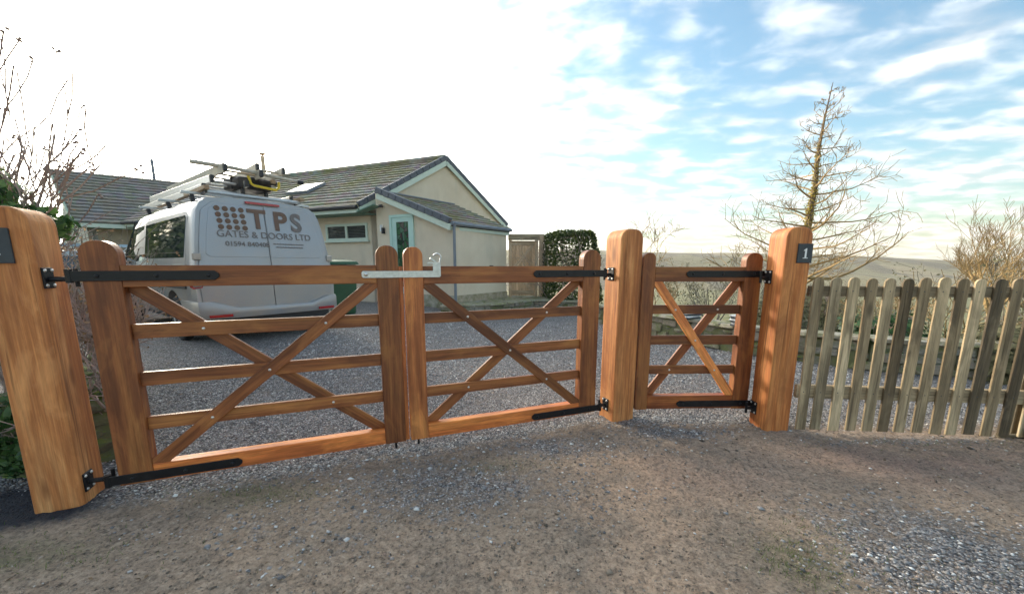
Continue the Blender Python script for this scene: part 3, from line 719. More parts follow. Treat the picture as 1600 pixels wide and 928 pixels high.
def window(t0, t1, z0, z1, line0, dirv, nrm, frame_mat, blind=True, n=2):
    """window standing in a wall line: t along dirv from line0, nrm points outwards"""
    fr = MB(); P = lambda t, z, o: V3(*(Vector(line0) + Vector(dirv) * t + Vector(nrm) * o).xy, z)
    for a, c in (((t0, z0), (t1, z0)), ((t0, z1), (t1, z1)), ((t0, z0), (t0, z1)), ((t1, z0), (t1, z1)), *[(((t0 + (t1 - t0) * i / n), z0), ((t0 + (t1 - t0) * i / n), z1)) for i in range(1, n)]):
        if a[1] == c[1]: fr.beam(P(a[0] - .035, a[1], .01), P(c[0] + .035, c[1], .01), .07, .07)
        else: fr.beam(P(a[0], a[1] + .0352, .0105), P(c[0], c[1] - .0352, .0105), .069, .069, up=nrm)
    f = hb(fr, 'window', frame_mat)
    sl = MB(); sl.beam(P(t0 - .09, z0 - .06, .04), P(t1 + .09, z0 - .06, .04), .13, .045); hb(sl, 'sill', frame_mat)
    for i in range(n):
        a, c = t0 + (t1 - t0) * i / n + .037, t0 + (t1 - t0) * (i + 1) / n - .037
        g = MB(); g.beam(P(a, (z0 + z1) / 2, .004), P(c, (z0 + z1) / 2, .004), .008, z1 - z0 - .074); g.build('pane', M['glass'], f)
        if blind:
            for k in range(8):
                zz = z0 + .06 + (z1 - z0 - .12) * k / 7
                s_ = MB(); s_.beam(P(a + .02, zz, .0095), P(c - .02, zz, .0095), .002, .022); s_.build('blind_slat', M['blind'], f)
nG = V3(-.367, -.93, 0)
sd0 = W1 + gin
window(.40, 1.92, 2.02, 2.44, sd0, AX, nG, M['mint'])
window(5.0, 6.6, 1.4, 2.4, sd0, AX, nG, M['mint'])
# lean-to
P2, P1, P3 = V3(-1.29, 10.0, 0), V3(-3.62, 11.20, 0), V3(0.02, 11.83, 0)
T1, B_, C_, T2 = V3(-3.50, 10.98, 3.23), V3(-1.36, 9.86, 2.30), V3(.14, 11.83, 2.30), V3(-1.72, 13.30, 3.22)
d1 = (P1 - P2).normalized(); nd = V3(-d1.y, d1.x, 0); nd = nd if nd.y < 0 else -nd
d3 = (P3 - P2).normalized(); n3 = V3(d3.y, -d3.x, 0)
def ltz(p):          # underside height of the lean-to roof above a ground point
    nn = (C_ - B_).cross(T1 - B_); return B_.z - ((p.x - B_.x) * nn.x + (p.y - B_.y) * nn.y) / nn.z
wall_poly('porch_front_wall', [P2, P1, lift(P1, ltz(P1) - .1), lift(P2, ltz(P2) - .1)], M['render'], .2, -nd)
wall_poly('porch_side_wall', [P2 - nd * .0, P3, lift(P3, 2.2), lift(P2, 2.2)], M['render'], .2, -n3)
wall_poly('porch_back_wall', [P3, P3 + AX * 2.9, lift(P3 + AX * 2.9, 3.1), lift(P3, 2.2)], M['render'], .2, GG * -1)
wall_poly('plinth', [P2 + n3 * .03, P3 + n3 * .03, lift(P3 + n3 * .03, .48), lift(P2 + n3 * .03, .48)], M['coping'], .028, -n3)
wall_poly('plinth', [P2 + nd * .03, P1 + nd * .03, lift(P1 + nd * .03, .48), lift(P2 + nd * .03, .48)], M['coping'], .028, -nd)
roof_slope(house, B_, C_, T1, T2, 9, M['roof'])
verge(house, T1, B_, 10, nd * .05); 
b = MB(); b.beam(T1 + nd * .02 - up_n * .115, B_ + nd * .02 - up_n * .115, .03, .15); hb(b, 'bargeboard', M['mint'])
b = MB(); b.beam(B_ - n3 * .05 - up_n * .10, C_ - n3 * .05 - up_n * .10, .03, .14); hb(b, 'fascia', M['mint'])
b = MB(); b.tube([B_ + n3 * .03 - up_n * .02, C_ + n3 * .03 - up_n * .02], .05, 8); hb(b, 'gutter', M['greypipe'])
b = MB(); b.beam(T1 + V3(0, 0, .03), T2 + V3(0, 0, .03), .12, .03); hb(b, 'flashing', M['greypipe'])
b = MB(); b.beam(E1 + outg * .02 - V3(0, 0, .18), T1 + nd * .04 - V3(0, 0, .19) - up_n * .18, .4, .02); hb(b, 'soffit', M['soffit'])
pp = P2 + nd * .07 + n3 * .05
b = MB(); b.tube([lift(pp + n3 * .03, 2.30), lift(pp, 2.18), lift(pp, .28)], .036, 10); hb(b, 'downpipe', M['greypipe'])
# front door with leaded green glass
dP = lambda t, z, o=0.: V3(*(P2 + d1 * t + nd * o).xy, z)
t0_, t1_ = 1.32, 2.08; zt = 2.53; zb_ = .42
fr = MB()
for t_ in (t0_, t1_): fr.beam(dP(t_, zb_, .012), dP(t_, zt, .012), .075, .07, up=nd)
fr.beam(dP(t0_ - .035, zt + .036, .012), dP(t1_ + .035, zt + .036, .012), .07, .07)
door = hb(fr, 'front_door', M['teal'])
pn = MB()
ta, tb = t0_ + .0375, t1_ - .0375
for (a_, b_, c_, d_) in ((ta, ta + .11, zb_, zt), (tb - .15, tb, zb_, zt), (ta + .11, tb - .15, zb_, zb_ + .25), (ta + .11, tb - .15, zt - .12, zt)):
    pn.beam(dP(a_, (c_ + d_) / 2, .006), dP(b_, (c_ + d_) / 2, .006), .04, d_ - c_)
pn.build('door_leaf', M['teal'], door)
def mat_stained():
    t = NT('stained_glass'); c = t.co('World', (1, 1, .7)); v = t.vor(c, 9, 'Color'); s_ = t.n('ShaderNodeSeparateColor'); t.L.new(v, s_.inputs[0]); e = t.vor(c, 9, feature='DISTANCE_TO_EDGE')
    col = t.ramp(s_.outputs[0], [(0, (.02, .05, .03)), (.5, (.05, .14, .06)), (.8, (.09, .18, .12)), (.95, (.12, .06, .07))])
    t.col(t.mix(t.mapr(e, .02, .06), (.03, .03, .03), col)); t.rough(.15); return t.m
b = MB(); b.beam(dP(ta + .11, (zb_ + .25 + zt - .12) / 2, .0), dP(tb - .15, (zb_ + .25 + zt - .12) / 2, .0), .012, zt - .12 - zb_ - .25); b.build('glass_panel', mat_stained(), door)
b = MB(); b.tube([dP(tb - .06, 1.30, .03), dP(tb - .06, 1.48, .03)], .016, 8); b.tube([dP(tb - .06, 1.42, .05), dP(tb - .16, 1.42, .05)], .011, 8); b.build('door_handle', M['galv'], door)
b = MB(); b.beam(dP(2.40, 2.18, .05), dP(2.40, 2.36, .05), .06, .07, up=nd); hb(b, 'wall_lamp', M['white'])
b = MB(); b.beam(dP(2.34, 2.12, .055), dP(2.34, 2.28, .055), .05, .09, up=nd); hb(b, 'wall_lamp', M['dark'])
b = MB(); b.box(-.05, .05, -.05, .05, -.035, .035); b.build('security_sensor', M['dark'], house, bevel=.01, loc=dP(2.36, 2.86, .08))
b = MB(); b.tube([lift(P2 + d3 * 1.45 + n3 * .01, 1.17), lift(P2 + d3 * 1.45 + n3 * .09, 1.17)], .085, 12); hb(b, 'wall_vent', M['dark'])
# roof window and flue
rn = (AX.cross(AP - E1)).normalized(); rn = rn if rn.z > 0 else -rn
rw = lambda a, s_: E1 + AX * a + (AP - E1) * s_
b = MB(); b.add([rw(3.35, .36) + rn * .05, rw(4.3, .36) + rn * .05, rw(4.3, .56) + rn * .05, rw(3.35, .56) + rn * .05, rw(3.35, .36) + rn * .13, rw(4.3, .36) + rn * .13, rw(4.3, .56) + rn * .13, rw(3.35, .56) + rn * .13], [(0, 1, 2, 3), (7, 6, 5, 4), (0, 4, 5, 1), (1, 5, 6, 2), (2, 6, 7, 3), (3, 7, 4, 0)])
sk = hb(b, 'roof_window', M['greypipe'])
b = MB(); b.add([rw(3.4, .375) + rn * .134, rw(4.25, .375) + rn * .134, rw(4.25, .545) + rn * .134, rw(3.4, .545) + rn * .134], [(0, 1, 2, 3)]); b.build('pane', mat_glass('sky_glass', (.35, .38, .40), .08), sk)
fl = E1 + AX * 8.2 + (AP - E1) * .95
b = MB(); b.tube([fl, fl + V3(0, 0, .95)], .075, 10); b.tube([fl + V3(0, 0, 1.0), fl + V3(0, 0, 1.06)], .12, 10); b.tube([fl + V3(0, 0, .95), fl + V3(0, 0, 1.0)], .03, 6); hb(b, 'flue', M['pine'])

# left wing: a separate low building at the back of the drive
wing = empty('outbuilding', (0, 0, 0), 0, 'low building with long grey tiled roof behind the silver van', 'building')
LE1, LE2, LR1, LR2 = V3(-15.5, 14.3, 2.80), V3(-11.5, 17.4, 2.80), V3(-18.9, 16.9, 5.20), V3(-14.3, 20.6, 5.20)
roof_slope(wing, LE1, LE2, LR1, LR2, 16, M['roof2'])
dl = (LE2 - LE1).normalized(); nl = V3(dl.y, -dl.x, 0)
wl = lift(LE1 - nl * .45 + dl * .25, 0)
wall_poly2 = lambda name, pts, mat, th, nr: (lambda o: setattr(o, 'parent', wing) or o)(wall_poly(name, pts, mat, th, nr))
M['brownwall'] = plain('brown_wall', (.36, .29, .20), .9, 0, .15, 3, .4, 40)
M['greywall'] = plain('grey_wall', (.36, .38, .33), .9, 0, .15, 3, .4, 40)
wall_poly2('front_wall', [lift(wl, 0), lift(wl + dl * 5, 0), lift(wl + dl * 5, 2.75), lift(wl, 2.75)], M['brownwall'], .25, -nl)
gd = (LR1 - LE1); gd.z = 0; gdn = gd.normalized()
wall_poly2('gable_wall', [lift(wl, 0), lift(wl + gd * 2, 0), lift(wl + gd * 2, 2.7), lift(wl + gd * .9, 5.0), lift(wl, 2.75)], M['greywall'], .25, dl)
b = MB(); b.beam(LE1 - up_n * .10, LE2 - up_n * .10, .04, .14); b.build('fascia', M['mint'], wing)
b = MB(); b.beam(LE1 - up_n * .03 - dl * .03, LR1 - up_n * .03 - dl * .03, .05, .2); b.build('bargeboard', M['soffit'], wing)
wall_poly2('soffit', [LE1 - up_n * .18, LE2 - up_n * .18, LE2 - nl * .45 - up_n * .18, LE1 - nl * .45 - up_n * .18], M['soffit'], .02, (0, 0, 1))
for a_ in (1.55, 2.35):
    b = MB(); b.beam(wl + dl * a_ + nl * .02 + V3(0, 0, 1.9), wl + dl * (a_ + .5) + nl * .02 + V3(0, 0, 1.9), .05, 1.2); wi = b.build('window', M['mint'], wing)
    b = MB(); b.beam(wl + dl * (a_ + .05) + nl * .05 + V3(0, 0, 1.9), wl + dl * (a_ + .45) + nl * .05 + V3(0, 0, 1.9), .02, 1.1); b.build('pane', M['glass'], wi)
fl = LR1.lerp(LR2, .55)
b = MB(); b.tube([fl, fl + V3(0, 0, .75)], [.06, .06], 8); b.tube([fl + V3(0, 0, .75), fl + V3(0, 0, .9)], [.08, .05], 8); b.build('flue', M['greypipe'], wing)
def rebase(o, base):
    base = Vector(base); o.location = base
    for ch in o.children: ch.location = Vector(ch.location) - base
rebase(house, (-3.0, 12.0, 0)); rebase(wing, (-15.3, 14.6, 0)); rebase(pt, (.3, 10.5, 0))

# ------------------------------------------------------------------ side gate, bin
sg = empty('side_gate', (.10, 12.05, .29), R(2), 'brown ledged and braced side gate between the lean to and the hedge', 'gate')
for i in range(8): board('gate_board', rect(.088 + i * .0905, .088 + i * .0905 + .0885, .04, 1.70), .02, .04, math.pi / 2, M['pine'], sg, .004, .85 + .08 * ((i * 7) % 3), warm=.06)
for z0, z1 in ((.08, .2), (1.56, 1.68)): board('ledge', rect(.10, .78, z0, z1), .0, .0195, 0, M['pine'], sg, .003, .68)
board('ledge', rect(.12, .77, .79, .89), .0, .0195, 0, M['pine'], sg, .003, .66)
for z0, z1, x0, x1 in ((.2, .79, .72, .16), (.89, 1.56, .16, .72)):
    d = Vector((x1 - x0, z1 - z0)).normalized(); nn = Vector((-d.y, d.x)) * .045; a_, b_ = Vector((x0, z0)), Vector((x1, z1))
    board('brace', clip([tuple(a_ - nn - d * .1), tuple(b_ - nn + d * .1), tuple(b_ + nn + d * .1), tuple(a_ + nn - d * .1)], .12, .76, z0 + .001, z1 - .001), -.0005, .0190, math.atan2(d.y, d.x), M['pine'], sg, .002, .95)
for x0, x1, h_ in ((.0, .095, 1.72), (.80, .90, 1.72), (.93, 1.06, 1.86)): board('gate_frame_post', rect(x0, x1, -.05, h_), -.02, .08, math.pi / 2, M['pine'], sg, .005, .85)
board('gate_lintel', rect(-.02, 1.08, 1.721, 1.90), -.01, .05, 0, M['softwood'], sg, .005, .62)
board('gate_cap', rect(.03, .85, 1.665, 1.70), -.045, -.021, 0, M['pine'], sg, .004, .60)
bn = empty('wheelie_bin', (-3.58, 8.35, .16), R(35), 'green wheelie bin behind the right rear corner of the van', 'bin')
b = MB(); b.add([(-.22, -.26, .06), (.22, -.26, .06), (.22, .26, .06), (-.22, .26, .06), (-.28, -.32, .98), (.28, -.32, .98), (.28, .34, .98), (-.28, .34, .98)], [(3, 2, 1, 0), (4, 5, 6, 7), (0, 1, 5, 4), (1, 2, 6, 5), (2, 3, 7, 6), (3, 0, 4, 7)]); b.build('bin_body', M['green_pl'], bn, bevel=.03, bseg=2)
b = MB(); b.add([(-.31, -.36, .985), (.31, -.36, .985), (.31, .39, .985), (-.31, .39, .985), (-.28, -.32, 1.04), (.28, -.32, 1.04), (.26, .36, 1.085), (-.26, .36, 1.085)], [(3, 2, 1, 0), (4, 5, 6, 7), (0, 1, 5, 4), (1, 2, 6, 5), (2, 3, 7, 6), (3, 0, 4, 7)]); b.build('lid', M['green_pl'], bn, bevel=.015, bseg=2)
b = MB(); b.tube([(-.25, .40, 1.0), (.25, .40, 1.0)], .018, 8); b.build('handle', M['green_pl'], bn)
for sx in (-1, 1): b = MB(); b.tube([(sx * .20, .27, .1), (sx * .26, .27, .1)], .1, 16); b.build('wheel', M['rubber'], bn)

bn.scale = (1.12, 1.12, 1.13)
# ------------------------------------------------------------------ van
PROF = [(.0, .30), (.80, .30), (.915, .40), (.945, .58), (.952, .80), (.945, 1.02), (.925, 1.12), (.895, 1.35), (.855, 1.60), (.815, 1.80), (.765, 1.90), (.68, 1.96), (.45, 1.99), (.0, 2.0)]
def prof_x(z):
    zs = [p[1] for p in PROF[2:12]]; xs = [p[0] for p in PROF[2:12]]; return float(np.interp(z, zs, xs))
def rear_y(z): return max(0., z - 1.0) * .115
def van_body():
    st = [(0, 1, 1, .975), (.06, 1, 1, .993), (.18, 1, 1, 1), (.7, 1, 1.003, 1), (1.6, 1, 1.006, 1), (2.6, 1, 1.002, 1), (3.15, 1, .985, 1), (3.40, 1, .93, .998), (3.75, 1, .66, .99), (4.1, 1, .36, .975), (4.35, 1, .12, .955), (4.65, .97, .05, .92), (4.85, .90, .02, .85), (4.92, .8, 0., .78)]
    rings = []
    for s, zl, k, wx in st:
        r_ = []
        full = [(x, z) for x, z in PROF] + [(-x, z) for x, z in reversed(PROF[1:-1])]
        for x, z in full:
            zz = z if z <= 1.06 else 1.06 + (z - 1.06) * k
            zz = .30 + (zz - .30) * zl if s > 4.5 else zz
            yy = s + (rear_y(z) * max(0, 1 - s / .7)) - (.0 if s < 4.5 else .12 * abs(x))
            r_.append((x * wx, yy, zz))
        rings.append(r_)
    b = MB(); n = len(rings[0]); vs = [v for r_ in rings for v in r_]
    fs = [(i * n + j, i * n + (j + 1) % n, (i + 1) * n + (j + 1) % n, (i + 1) * n + j) for i in range(len(rings) - 1) for j in range(n)]
    fs += [tuple(range(n)), tuple(reversed(range((len(rings) - 1) * n, len(rings) * n)))]
    b.add(vs, fs); me = b.mesh('body'); return me
van = empty('van', (-3.42, 5.72, .165), R(53.0), 'silver panel van with brown lettering, parked on the gravel behind the gate', 'van')
def cut(me, cutters):
    o = bpy.data.objects.new('tmp', me); C.objects.link(o); cs = []
    for cm in cutters:
        c = bpy.data.objects.new('tmpc', cm); C.objects.link(c); cs.append(c)
        md = o.modifiers.new('b', 'BOOLEAN'); md.operation = 'DIFFERENCE'; md.solver = 'EXACT'; md.object = c
    dg = bpy.context.evaluated_depsgraph_get(); r_ = bpy.data.meshes.new_from_object(o.evaluated_get(dg))
    for c in cs + [o]: bpy.data.objects.remove(c)
    return r_
arches = []
for sy in (1.0, 4.0):
    for sx in (-1, 1):
        b = MB(); b.tube([(sx * .62, sy, .34), (sx * 1.2, sy, .34)], .40, 28); arches.append(b.mesh('c'))
vb = cut(van_body(), arches); vb.name = 'van_body'
vb.polygons.foreach_set('use_smooth', [True] * len(vb.polygons))
body = link('body', vb, M['silver'], van)
md = body.modifiers.new('edges', 'EDGE_SPLIT'); md.split_angle = R(32)
def vgrid(name, rows, mat, parent, thick=.012, bevel=0.):
    """rows of points -> sheet, thickened along -y"""
    n = len(rows[0]); m_ = len(rows); vs = [p for r_ in rows for p in r_]; bk = [(p[0], p[1] + thick, p[2]) for p in vs]; k = len(vs)
    fs = [(i * n + j, i * n + j + 1, (i + 1) * n + j + 1, (i + 1) * n + j) for i in range(m_ - 1) for j in range(n - 1)]
    fb = [tuple(q + k for q in reversed(f)) for f in fs]
    rim = [i for i in range(n)] + [i * n + n - 1 for i in range(1, m_)] + [(m_ - 1) * n + i for i in range(n - 2, -1, -1)] + [i * n for i in range(m_ - 2, 0, -1)]
    fs2 = [(rim[i], rim[(i + 1) % len(rim)], rim[(i + 1) % len(rim)] + k, rim[i] + k) for i in range(len(rim))]
    b = MB(); b.add(vs + bk, fs + fb + fs2); return b.build(name, mat, parent, bevel=bevel)
for sx in (-1, 1):
    zs_ = [.50, .62, .80, 1.0, 1.2, 1.45, 1.65, 1.80, 1.915]
    rows = []
    for z in zs_:
        xo = prof_x(z) * .975 - .045 - (.06 if z > 1.9 else 0)
        xs_ = np.linspace(.004, xo, 6)
        rows.append([(sx * x, rear_y(z) - .016 - (.012 * (.55 - abs(x - .5)) if .55 < z < 1.05 else .004), z) for x in xs_])
    dr = vgrid('rear_door', rows, M['silver'], van, .02, .004)
    # blanked window panel
    rr = []
    for z in (1.20, 1.235, 1.5, 1.83, 1.885):
        xo = prof_x(z) * .975 - .115 - (.05 if z in (1.20, 1.885) else 0)
        rr.append([(sx * x, rear_y(z) - .0245, z) for x in np.linspace(.012, xo, 4)])
    vgrid('door_panel', rr, M['silver'], dr, .008, .003)
    for z in (.86, 1.20):
        x = prof_x(z) * .975 - .005
        b = MB(); b.box(-.045, .045, -.03, .02, -.045, .045); b.build('door_hinge', M['silver'], dr, bevel=.01, bseg=2, loc=(sx * (x - .01), rear_y(z) - .018, z))
    # tail lamp at the corner below the belt line
    b = MB(); b.add([(sx * .80, -.022, 1.055), (sx * .957, .02, 1.075), (sx * .967, .10, 1.05), (sx * .965, .10, .80), (sx * .957, .0, .78), (sx * .86, -.03, .80), (sx * .80, .05, 1.05), (sx * .86, .06, .80)],
                    [(0, 1, 4, 5), (1, 2, 3, 4), (0, 5, 7, 6), (0, 6, 2, 1), (5, 4, 3, 7), (6, 7, 3, 2)]); b.build('tail_lamp', M['red'], van, bevel=.008, bseg=2)
b = MB(); b.add([(-.22, .07, 1.935), (.22, .07, 1.935), (.22, .07, 1.965), (-.22, .07, 1.965), (-.22, .14, 1.935), (.22, .14, 1.935), (.22, .14, 1.965), (-.22, .14, 1.965)], [(0, 1, 2, 3), (7, 6, 5, 4), (0, 4, 5, 1), (1, 5, 6, 2), (2, 6, 7, 3), (3, 7, 4, 0)]); b.build('brake_light', M['red'], van)
# rear bumper: swept corners, low centre step
def bumper():
    b = MB(); path = [(-.965, .55), (-.968, .12), (-.93, -.03), (-.80, -.085), (-.5, -.10), (0, -.105), (.5, -.10), (.80, -.085), (.93, -.03), (.968, .12), (.965, .55)]
    top = lambda x: .615 if abs(x) > .72 else (.615 - (.72 - abs(x)) / .12 * .1 if abs(x) > .60 else .515)
    pts = []
    for i, (x, y) in enumerate(path): pts.append([(x, y, .385), (x * 1.006, y - .012 * (y < .1), .45), (x * 1.006, y - .012 * (y < .1), top(x) - .03), (x, y, top(x)), (x * .93, y + .10, top(x))])
    n = 5; vs = [p for r_ in pts for p in r_]; fs = [(i * n + j, (i + 1) * n + j, (i + 1) * n + j + 1, i * n + j + 1) for i in range(len(pts) - 1) for j in range(n - 1)]
    b.add(vs, fs); return b.build('rear_bumper', M['silver'], van, smooth=True)
bp = bumper(); md = bp.modifiers.new('edges', 'EDGE_SPLIT'); md.split_angle = R(35)
for sx in (-1, 1):
    b = MB(); b.box(-.13, .13, -.006, .01, -.018, .018); b.build('reflector', M['red'], bp, loc=(sx * .72, -.112, .425), rot=(0, 0, sx * .1))
b = MB(); b.box(-.80, .80, -.02, .9, .28, .40); b.build('underbody', M['dark'], van)
b = MB(); b.box(-.78, .78, .5, 4.6, .24, .36); b.build('floor_pan', M['dark'], van)
# side windows follow the body side
def side_pane(name, sx, quad, mat, off=.004):
    """quad: list of (s, z) corners counter clockwise"""
    b = MB(); o = [(sx * (prof_x(z) + off), s, z) for s, z in quad]; i_ = [(sx * (prof_x(z) - .02), s, z) for s, z in quad]; k = len(quad)
    b.add(o + i_, [tuple(range(k)), tuple(reversed(range(k, 2 * k)))] + [(i, k + i, k + (i + 1) % k, (i + 1) % k) for i in range(k)])
    return b.build(name, mat, van)
M['vanglass'] = mat_glass('van_glass', (.03, .045, .045), .03)
for sx in (-1, 1):
    side_pane('window_surround', sx, [(.30, 1.14), (2.52, 1.16), (2.52, 1.76), (2.4, 1.79), (.42, 1.79), (.30, 1.72)], M['silver'], .006)
    side_pane('side_window', sx, [(.36, 1.19), (2.47, 1.20), (2.47, 1.73), (.40, 1.74), (.36, 1.70)], M['vanglass'], .010)
    side_pane('front_door_window', sx, [(2.64, 1.17), (3.92, 1.13), (3.80, 1.22), (3.32, 1.72), (2.64, 1.74)], M['vanglass'], .003)
    b = MB(); b.beam((sx * .952, .25, 1.10), (sx * .953, 3.9, 1.07), .02, .02); b.build('trim_strip', M['alu'], van)
    b = MB(); b.beam((sx * .957, .28, .80), (sx * .957, 3.6, .80), .03, .045); b.build('rub_strip', M['dark'], van)
    for s_ in (2.78, 2.36): b = MB(); b.box(-.02, .02, -.09, .09, -.018, .018); b.build('door_handle', M['silver'], van, bevel=.008, loc=(sx * .965, s_, 1.02))
    b = MB(); b.box(-.10, .10, -.045, .045, -.11, .11); mr = b.build('wing_mirror', M['dark'], van, bevel=.03, bseg=3, loc=(sx * 1.10, 3.62, 1.20), rot=(0, 0, sx * .12))
    b = MB(); b.box(-.08, .08, -.052, -.0452, -.09, .09); b.build('mirror_glass', M['mirror'], mr, bevel=.002)
    b = MB(); b.beam((-sx * .2, .02, -.06), (-sx * .08, .0, -.06), .05, .05); b.build('mirror_arm', M['dark'], mr)
    for s_ in (1.0, 4.0):
        wx = .80 * sx
        wh = empty('wheel', (wx, s_, .325)); wh.parent = van
        b = MB(); b.tube([(0, 0, 0), (sx * .012, 0, 0), (sx * .03, 0, 0), (sx * .115, 0, 0), (sx * .13, 0, 0)], [.29, .315, .325, .325, .30], 28); b.build('tyre', M['rubber'], wh, smooth=False)
        b = MB(); b.tube([(sx * .10, 0, 0), (sx * .134, 0, 0), (sx * .14, 0, 0)], [.21, .205, .15], 24); rm = b.build('rim', M['alu'], wh)
        b = MB(); b.tube([(sx * .138, 0, 0), (sx * .15, 0, 0)], [.06, .05], 14); b.build('hub_cap', M['dark'], rm)
b = MB(); b.add([(-.80, 3.42, 1.87), (.80, 3.42, 1.87), (.88, 4.34, 1.19), (-.88, 4.34, 1.19), (-.80, 3.40, 1.85), (.80, 3.40, 1.85), (.88, 4.30, 1.17), (-.88, 4.30, 1.17)], [(0, 1, 2, 3), (7, 6, 5, 4), (0, 4, 5, 1), (1, 5, 6, 2), (2, 6, 7, 3), (3, 7, 4, 0)]); b.build('windscreen', M['vanglass'], van)
# lettering on the blanked rear panels
RA = math.atan(.115)
def letter(s, x, z, size, mat, offset=0., sx=1.):
    me = text_mesh(s, size, offset); o = link('lettering', me, mat, van, loc=(x, rear_y(z) - .0335, z), rot=(R(90) - RA, 0, 0)); o.scale = (sx, 1, 1); return o
letter('T', -.105, 1.715, .37, M['brownprint'], .010, 1.05)
letter('P', .20, 1.71, .37, M['brownprint'], .012, 1.02); letter('S', .425, 1.705, .37, M['greyprint'], .012, .95)
letter('GATES & DOORS LTD', .0, 1.505, .128, M['greyprint'], .0004, 1.0)
letter('01594 840408', -.265, 1.375, .092, M['greyprint'], .001, 1.03)
b = MB()
for k, z in enumerate((1.395, 1.350)):
    for i in range(34 - 4 * k):
        x = .06 + .035 * k + i * .0130; b.box(x, x + .0085, rear_y(z) - .0345, rear_y(z) - .0335, z - .006, z + .006 + .003 * ((i * 5) % 3))
b.build('small_print', M['greyprint'], van)
for i in range(4):
    for j in range(4):
        z = 1.855 - .02 - j * .080; b = MB(); x = -.575 + i * .094 + j * .006; b.tube([(x, rear_y(z) - .0325, z), (x, rear_y(z) - .0335, z)], .034, 16); b.build('logo_dot', M['brownprint'], van)
# roof rack
for s_ in (.45, 1.55, 2.75):
    b = MB(); b.beam((-.84, s_, 2.045), (.84, s_, 2.045), .045, .035); rb = b.build('rack_bar', M['alu'], van, bevel=.006)
    for sx in (-1, 1): b = MB(); b.beam((sx * .70, s_, 1.885), (sx * .73, s_, 2.0285), .05, .05); b.build('rack_foot', M['dark'], rb, bevel=.006)
b = MB(); b.tube([(-.60, .26, 2.06), (.60, .26, 2.06)], .028, 10); b.build('rack_roller', M['alu'], van)
for sx in (-1, 1): b = MB(); b.beam((sx * .61, .26, 2.06), (sx * .61, .45, 2.045), .02, .03); b.build('roller_arm', M['dark'], van)
# load on the rack: each item its own thing, placed in world space through the van's frame
VM = Matrix.Translation(van.location) @ Matrix.Rotation(R(53.0), 4, 'Z')
def load(name, label, loc, rz, cat, tilt=0., group=None):
    t = empty(name, VM @ Vector(loc), R(53.0) + rz, label, cat, group); t.rotation_euler = (tilt, 0, R(53.0) + rz); return t
def ladder(t, L, w, mat, h=.075, step=.27):
    for sx in (-1, 1): b = MB(); b.beam((sx * w / 2, 0, 0), (sx * w / 2, L, 0), .028, h); b.build('stile', mat, t, bevel=.005)
    k = .15
    while k < L - .1: b = MB(); b.tube([(-w / 2 + .015, k, 0), (w / 2 - .015, k, 0)], .016, 8); b.build('rung', mat, t); k += step
    for sx in (-1, 1): b = MB(); b.box(sx * w / 2 - .022, sx * w / 2 + .022, -.05, 0, -.045, .045); b.build('end_cap', M['dark'], t, bevel=.006)
GRP = 'ladders on the van roof rack'
M['ladderwood'] = plain('faded_ladder', (.50, .45, .36), .7, 0, .25, 9)
t = load('ladder', 'lowest long aluminium ladder lying flat on the van roof rack', (-.38, .35, 2.125), 0, 'ladder', 0, GRP); ladder(t, 3.3, .46, M['alu'], .085)
t = load('ladder', 'upper aluminium ladder stacked on the long ladder on the van', (-.34, .22, 2.225), R(1), 'ladder', 0, GRP); ladder(t, 2.9, .42, M['alu'], .095)
t = load('ladder', 'topmost beige stepladder lying on the van roof load', (-.22, .05, 2.36), R(2), 'ladder', R(-1.5), GRP); ladder(t, 2.3, .44, M['ladderwood'], .12)
t = load('ladder', 'short ladder on the right hand side of the van roof rack', (.36, .40, 2.12), R(-1), 'ladder', 0, GRP); ladder(t, 1.9, .36, M['alu'], .085)
t = load('ladder', 'small beige ladder section lying over the right of the van roof load', (.16, .12, 2.46), R(-3), 'ladder', R(-1.5), GRP); ladder(t, 1.2, .34, M['ladderwood'], .10)
t = load('timber_pole', 'pale timber pole lying across the ladders on the van', (-.74, .30, 2.42), 0, 'pole'); b = MB(); b.tube([(0, 0, .0), (.45, -.13, -.02), (1.28, -.26, -.09)], [.03, .027, .022], 8); b.build('pole', M['ladderwood'], t)
b = MB(); b.tube([(1.24, -.255, -.087), (1.32, -.27, -.094)], .032, 8); b.build('pole_end', M['dark'], t)
for i, (x_, z_, l_, lb) in enumerate(((-.62, 2.10, 2.7, 'timber length lying along the left edge of the van roof rack'), (.62, 2.10, 2.3, 'timber length lying along the right edge of the van roof rack'), (.22, 2.30, 1.5, 'short timber length lying on top of the van roof load'))):
    t = load('timber_length', lb, (x_, .18, z_), R(1.5 * (i - 1)), 'timber', 0, 'timber lengths on the van roof'); board('timber', rect(-.03, .03, -.02, .03), 0, l_, 0, M['pine'], t, .004, .55)
t = load('yellow_clamp', 'yellow steel clamp frame on the rear of the van roof load', (.10, .22, 2.215), 0, 'clamp')
b = MB(); b.tube([(-.20, 0, .13), (-.17, 0, .02), (-.13, 0, 0), (.16, 0, -.02), (.20, 0, .02), (.21, 0, .10)], .019, 8); b.build('clamp_frame', M['yellow'], t); b = MB(); b.tube([(-.16, .02, .09), (.18, .02, .07)], .030, 8); b.build('clamp_screw', M['dark'], t)
t = load('tool_bag', 'dark bundle strapped among the ladders on the van', (.0, .30, 2.17), .1, 'bag'); b = MB(); b.box(-.20, .26, 0, .5, 0, .17); b.build('bag', M['dark'], t, bevel=.04, bseg=2); b = MB(); b.box(-.21, .27, .2, .24, -.004, .176); b.build('strap', M['black'], t, bevel=.01)

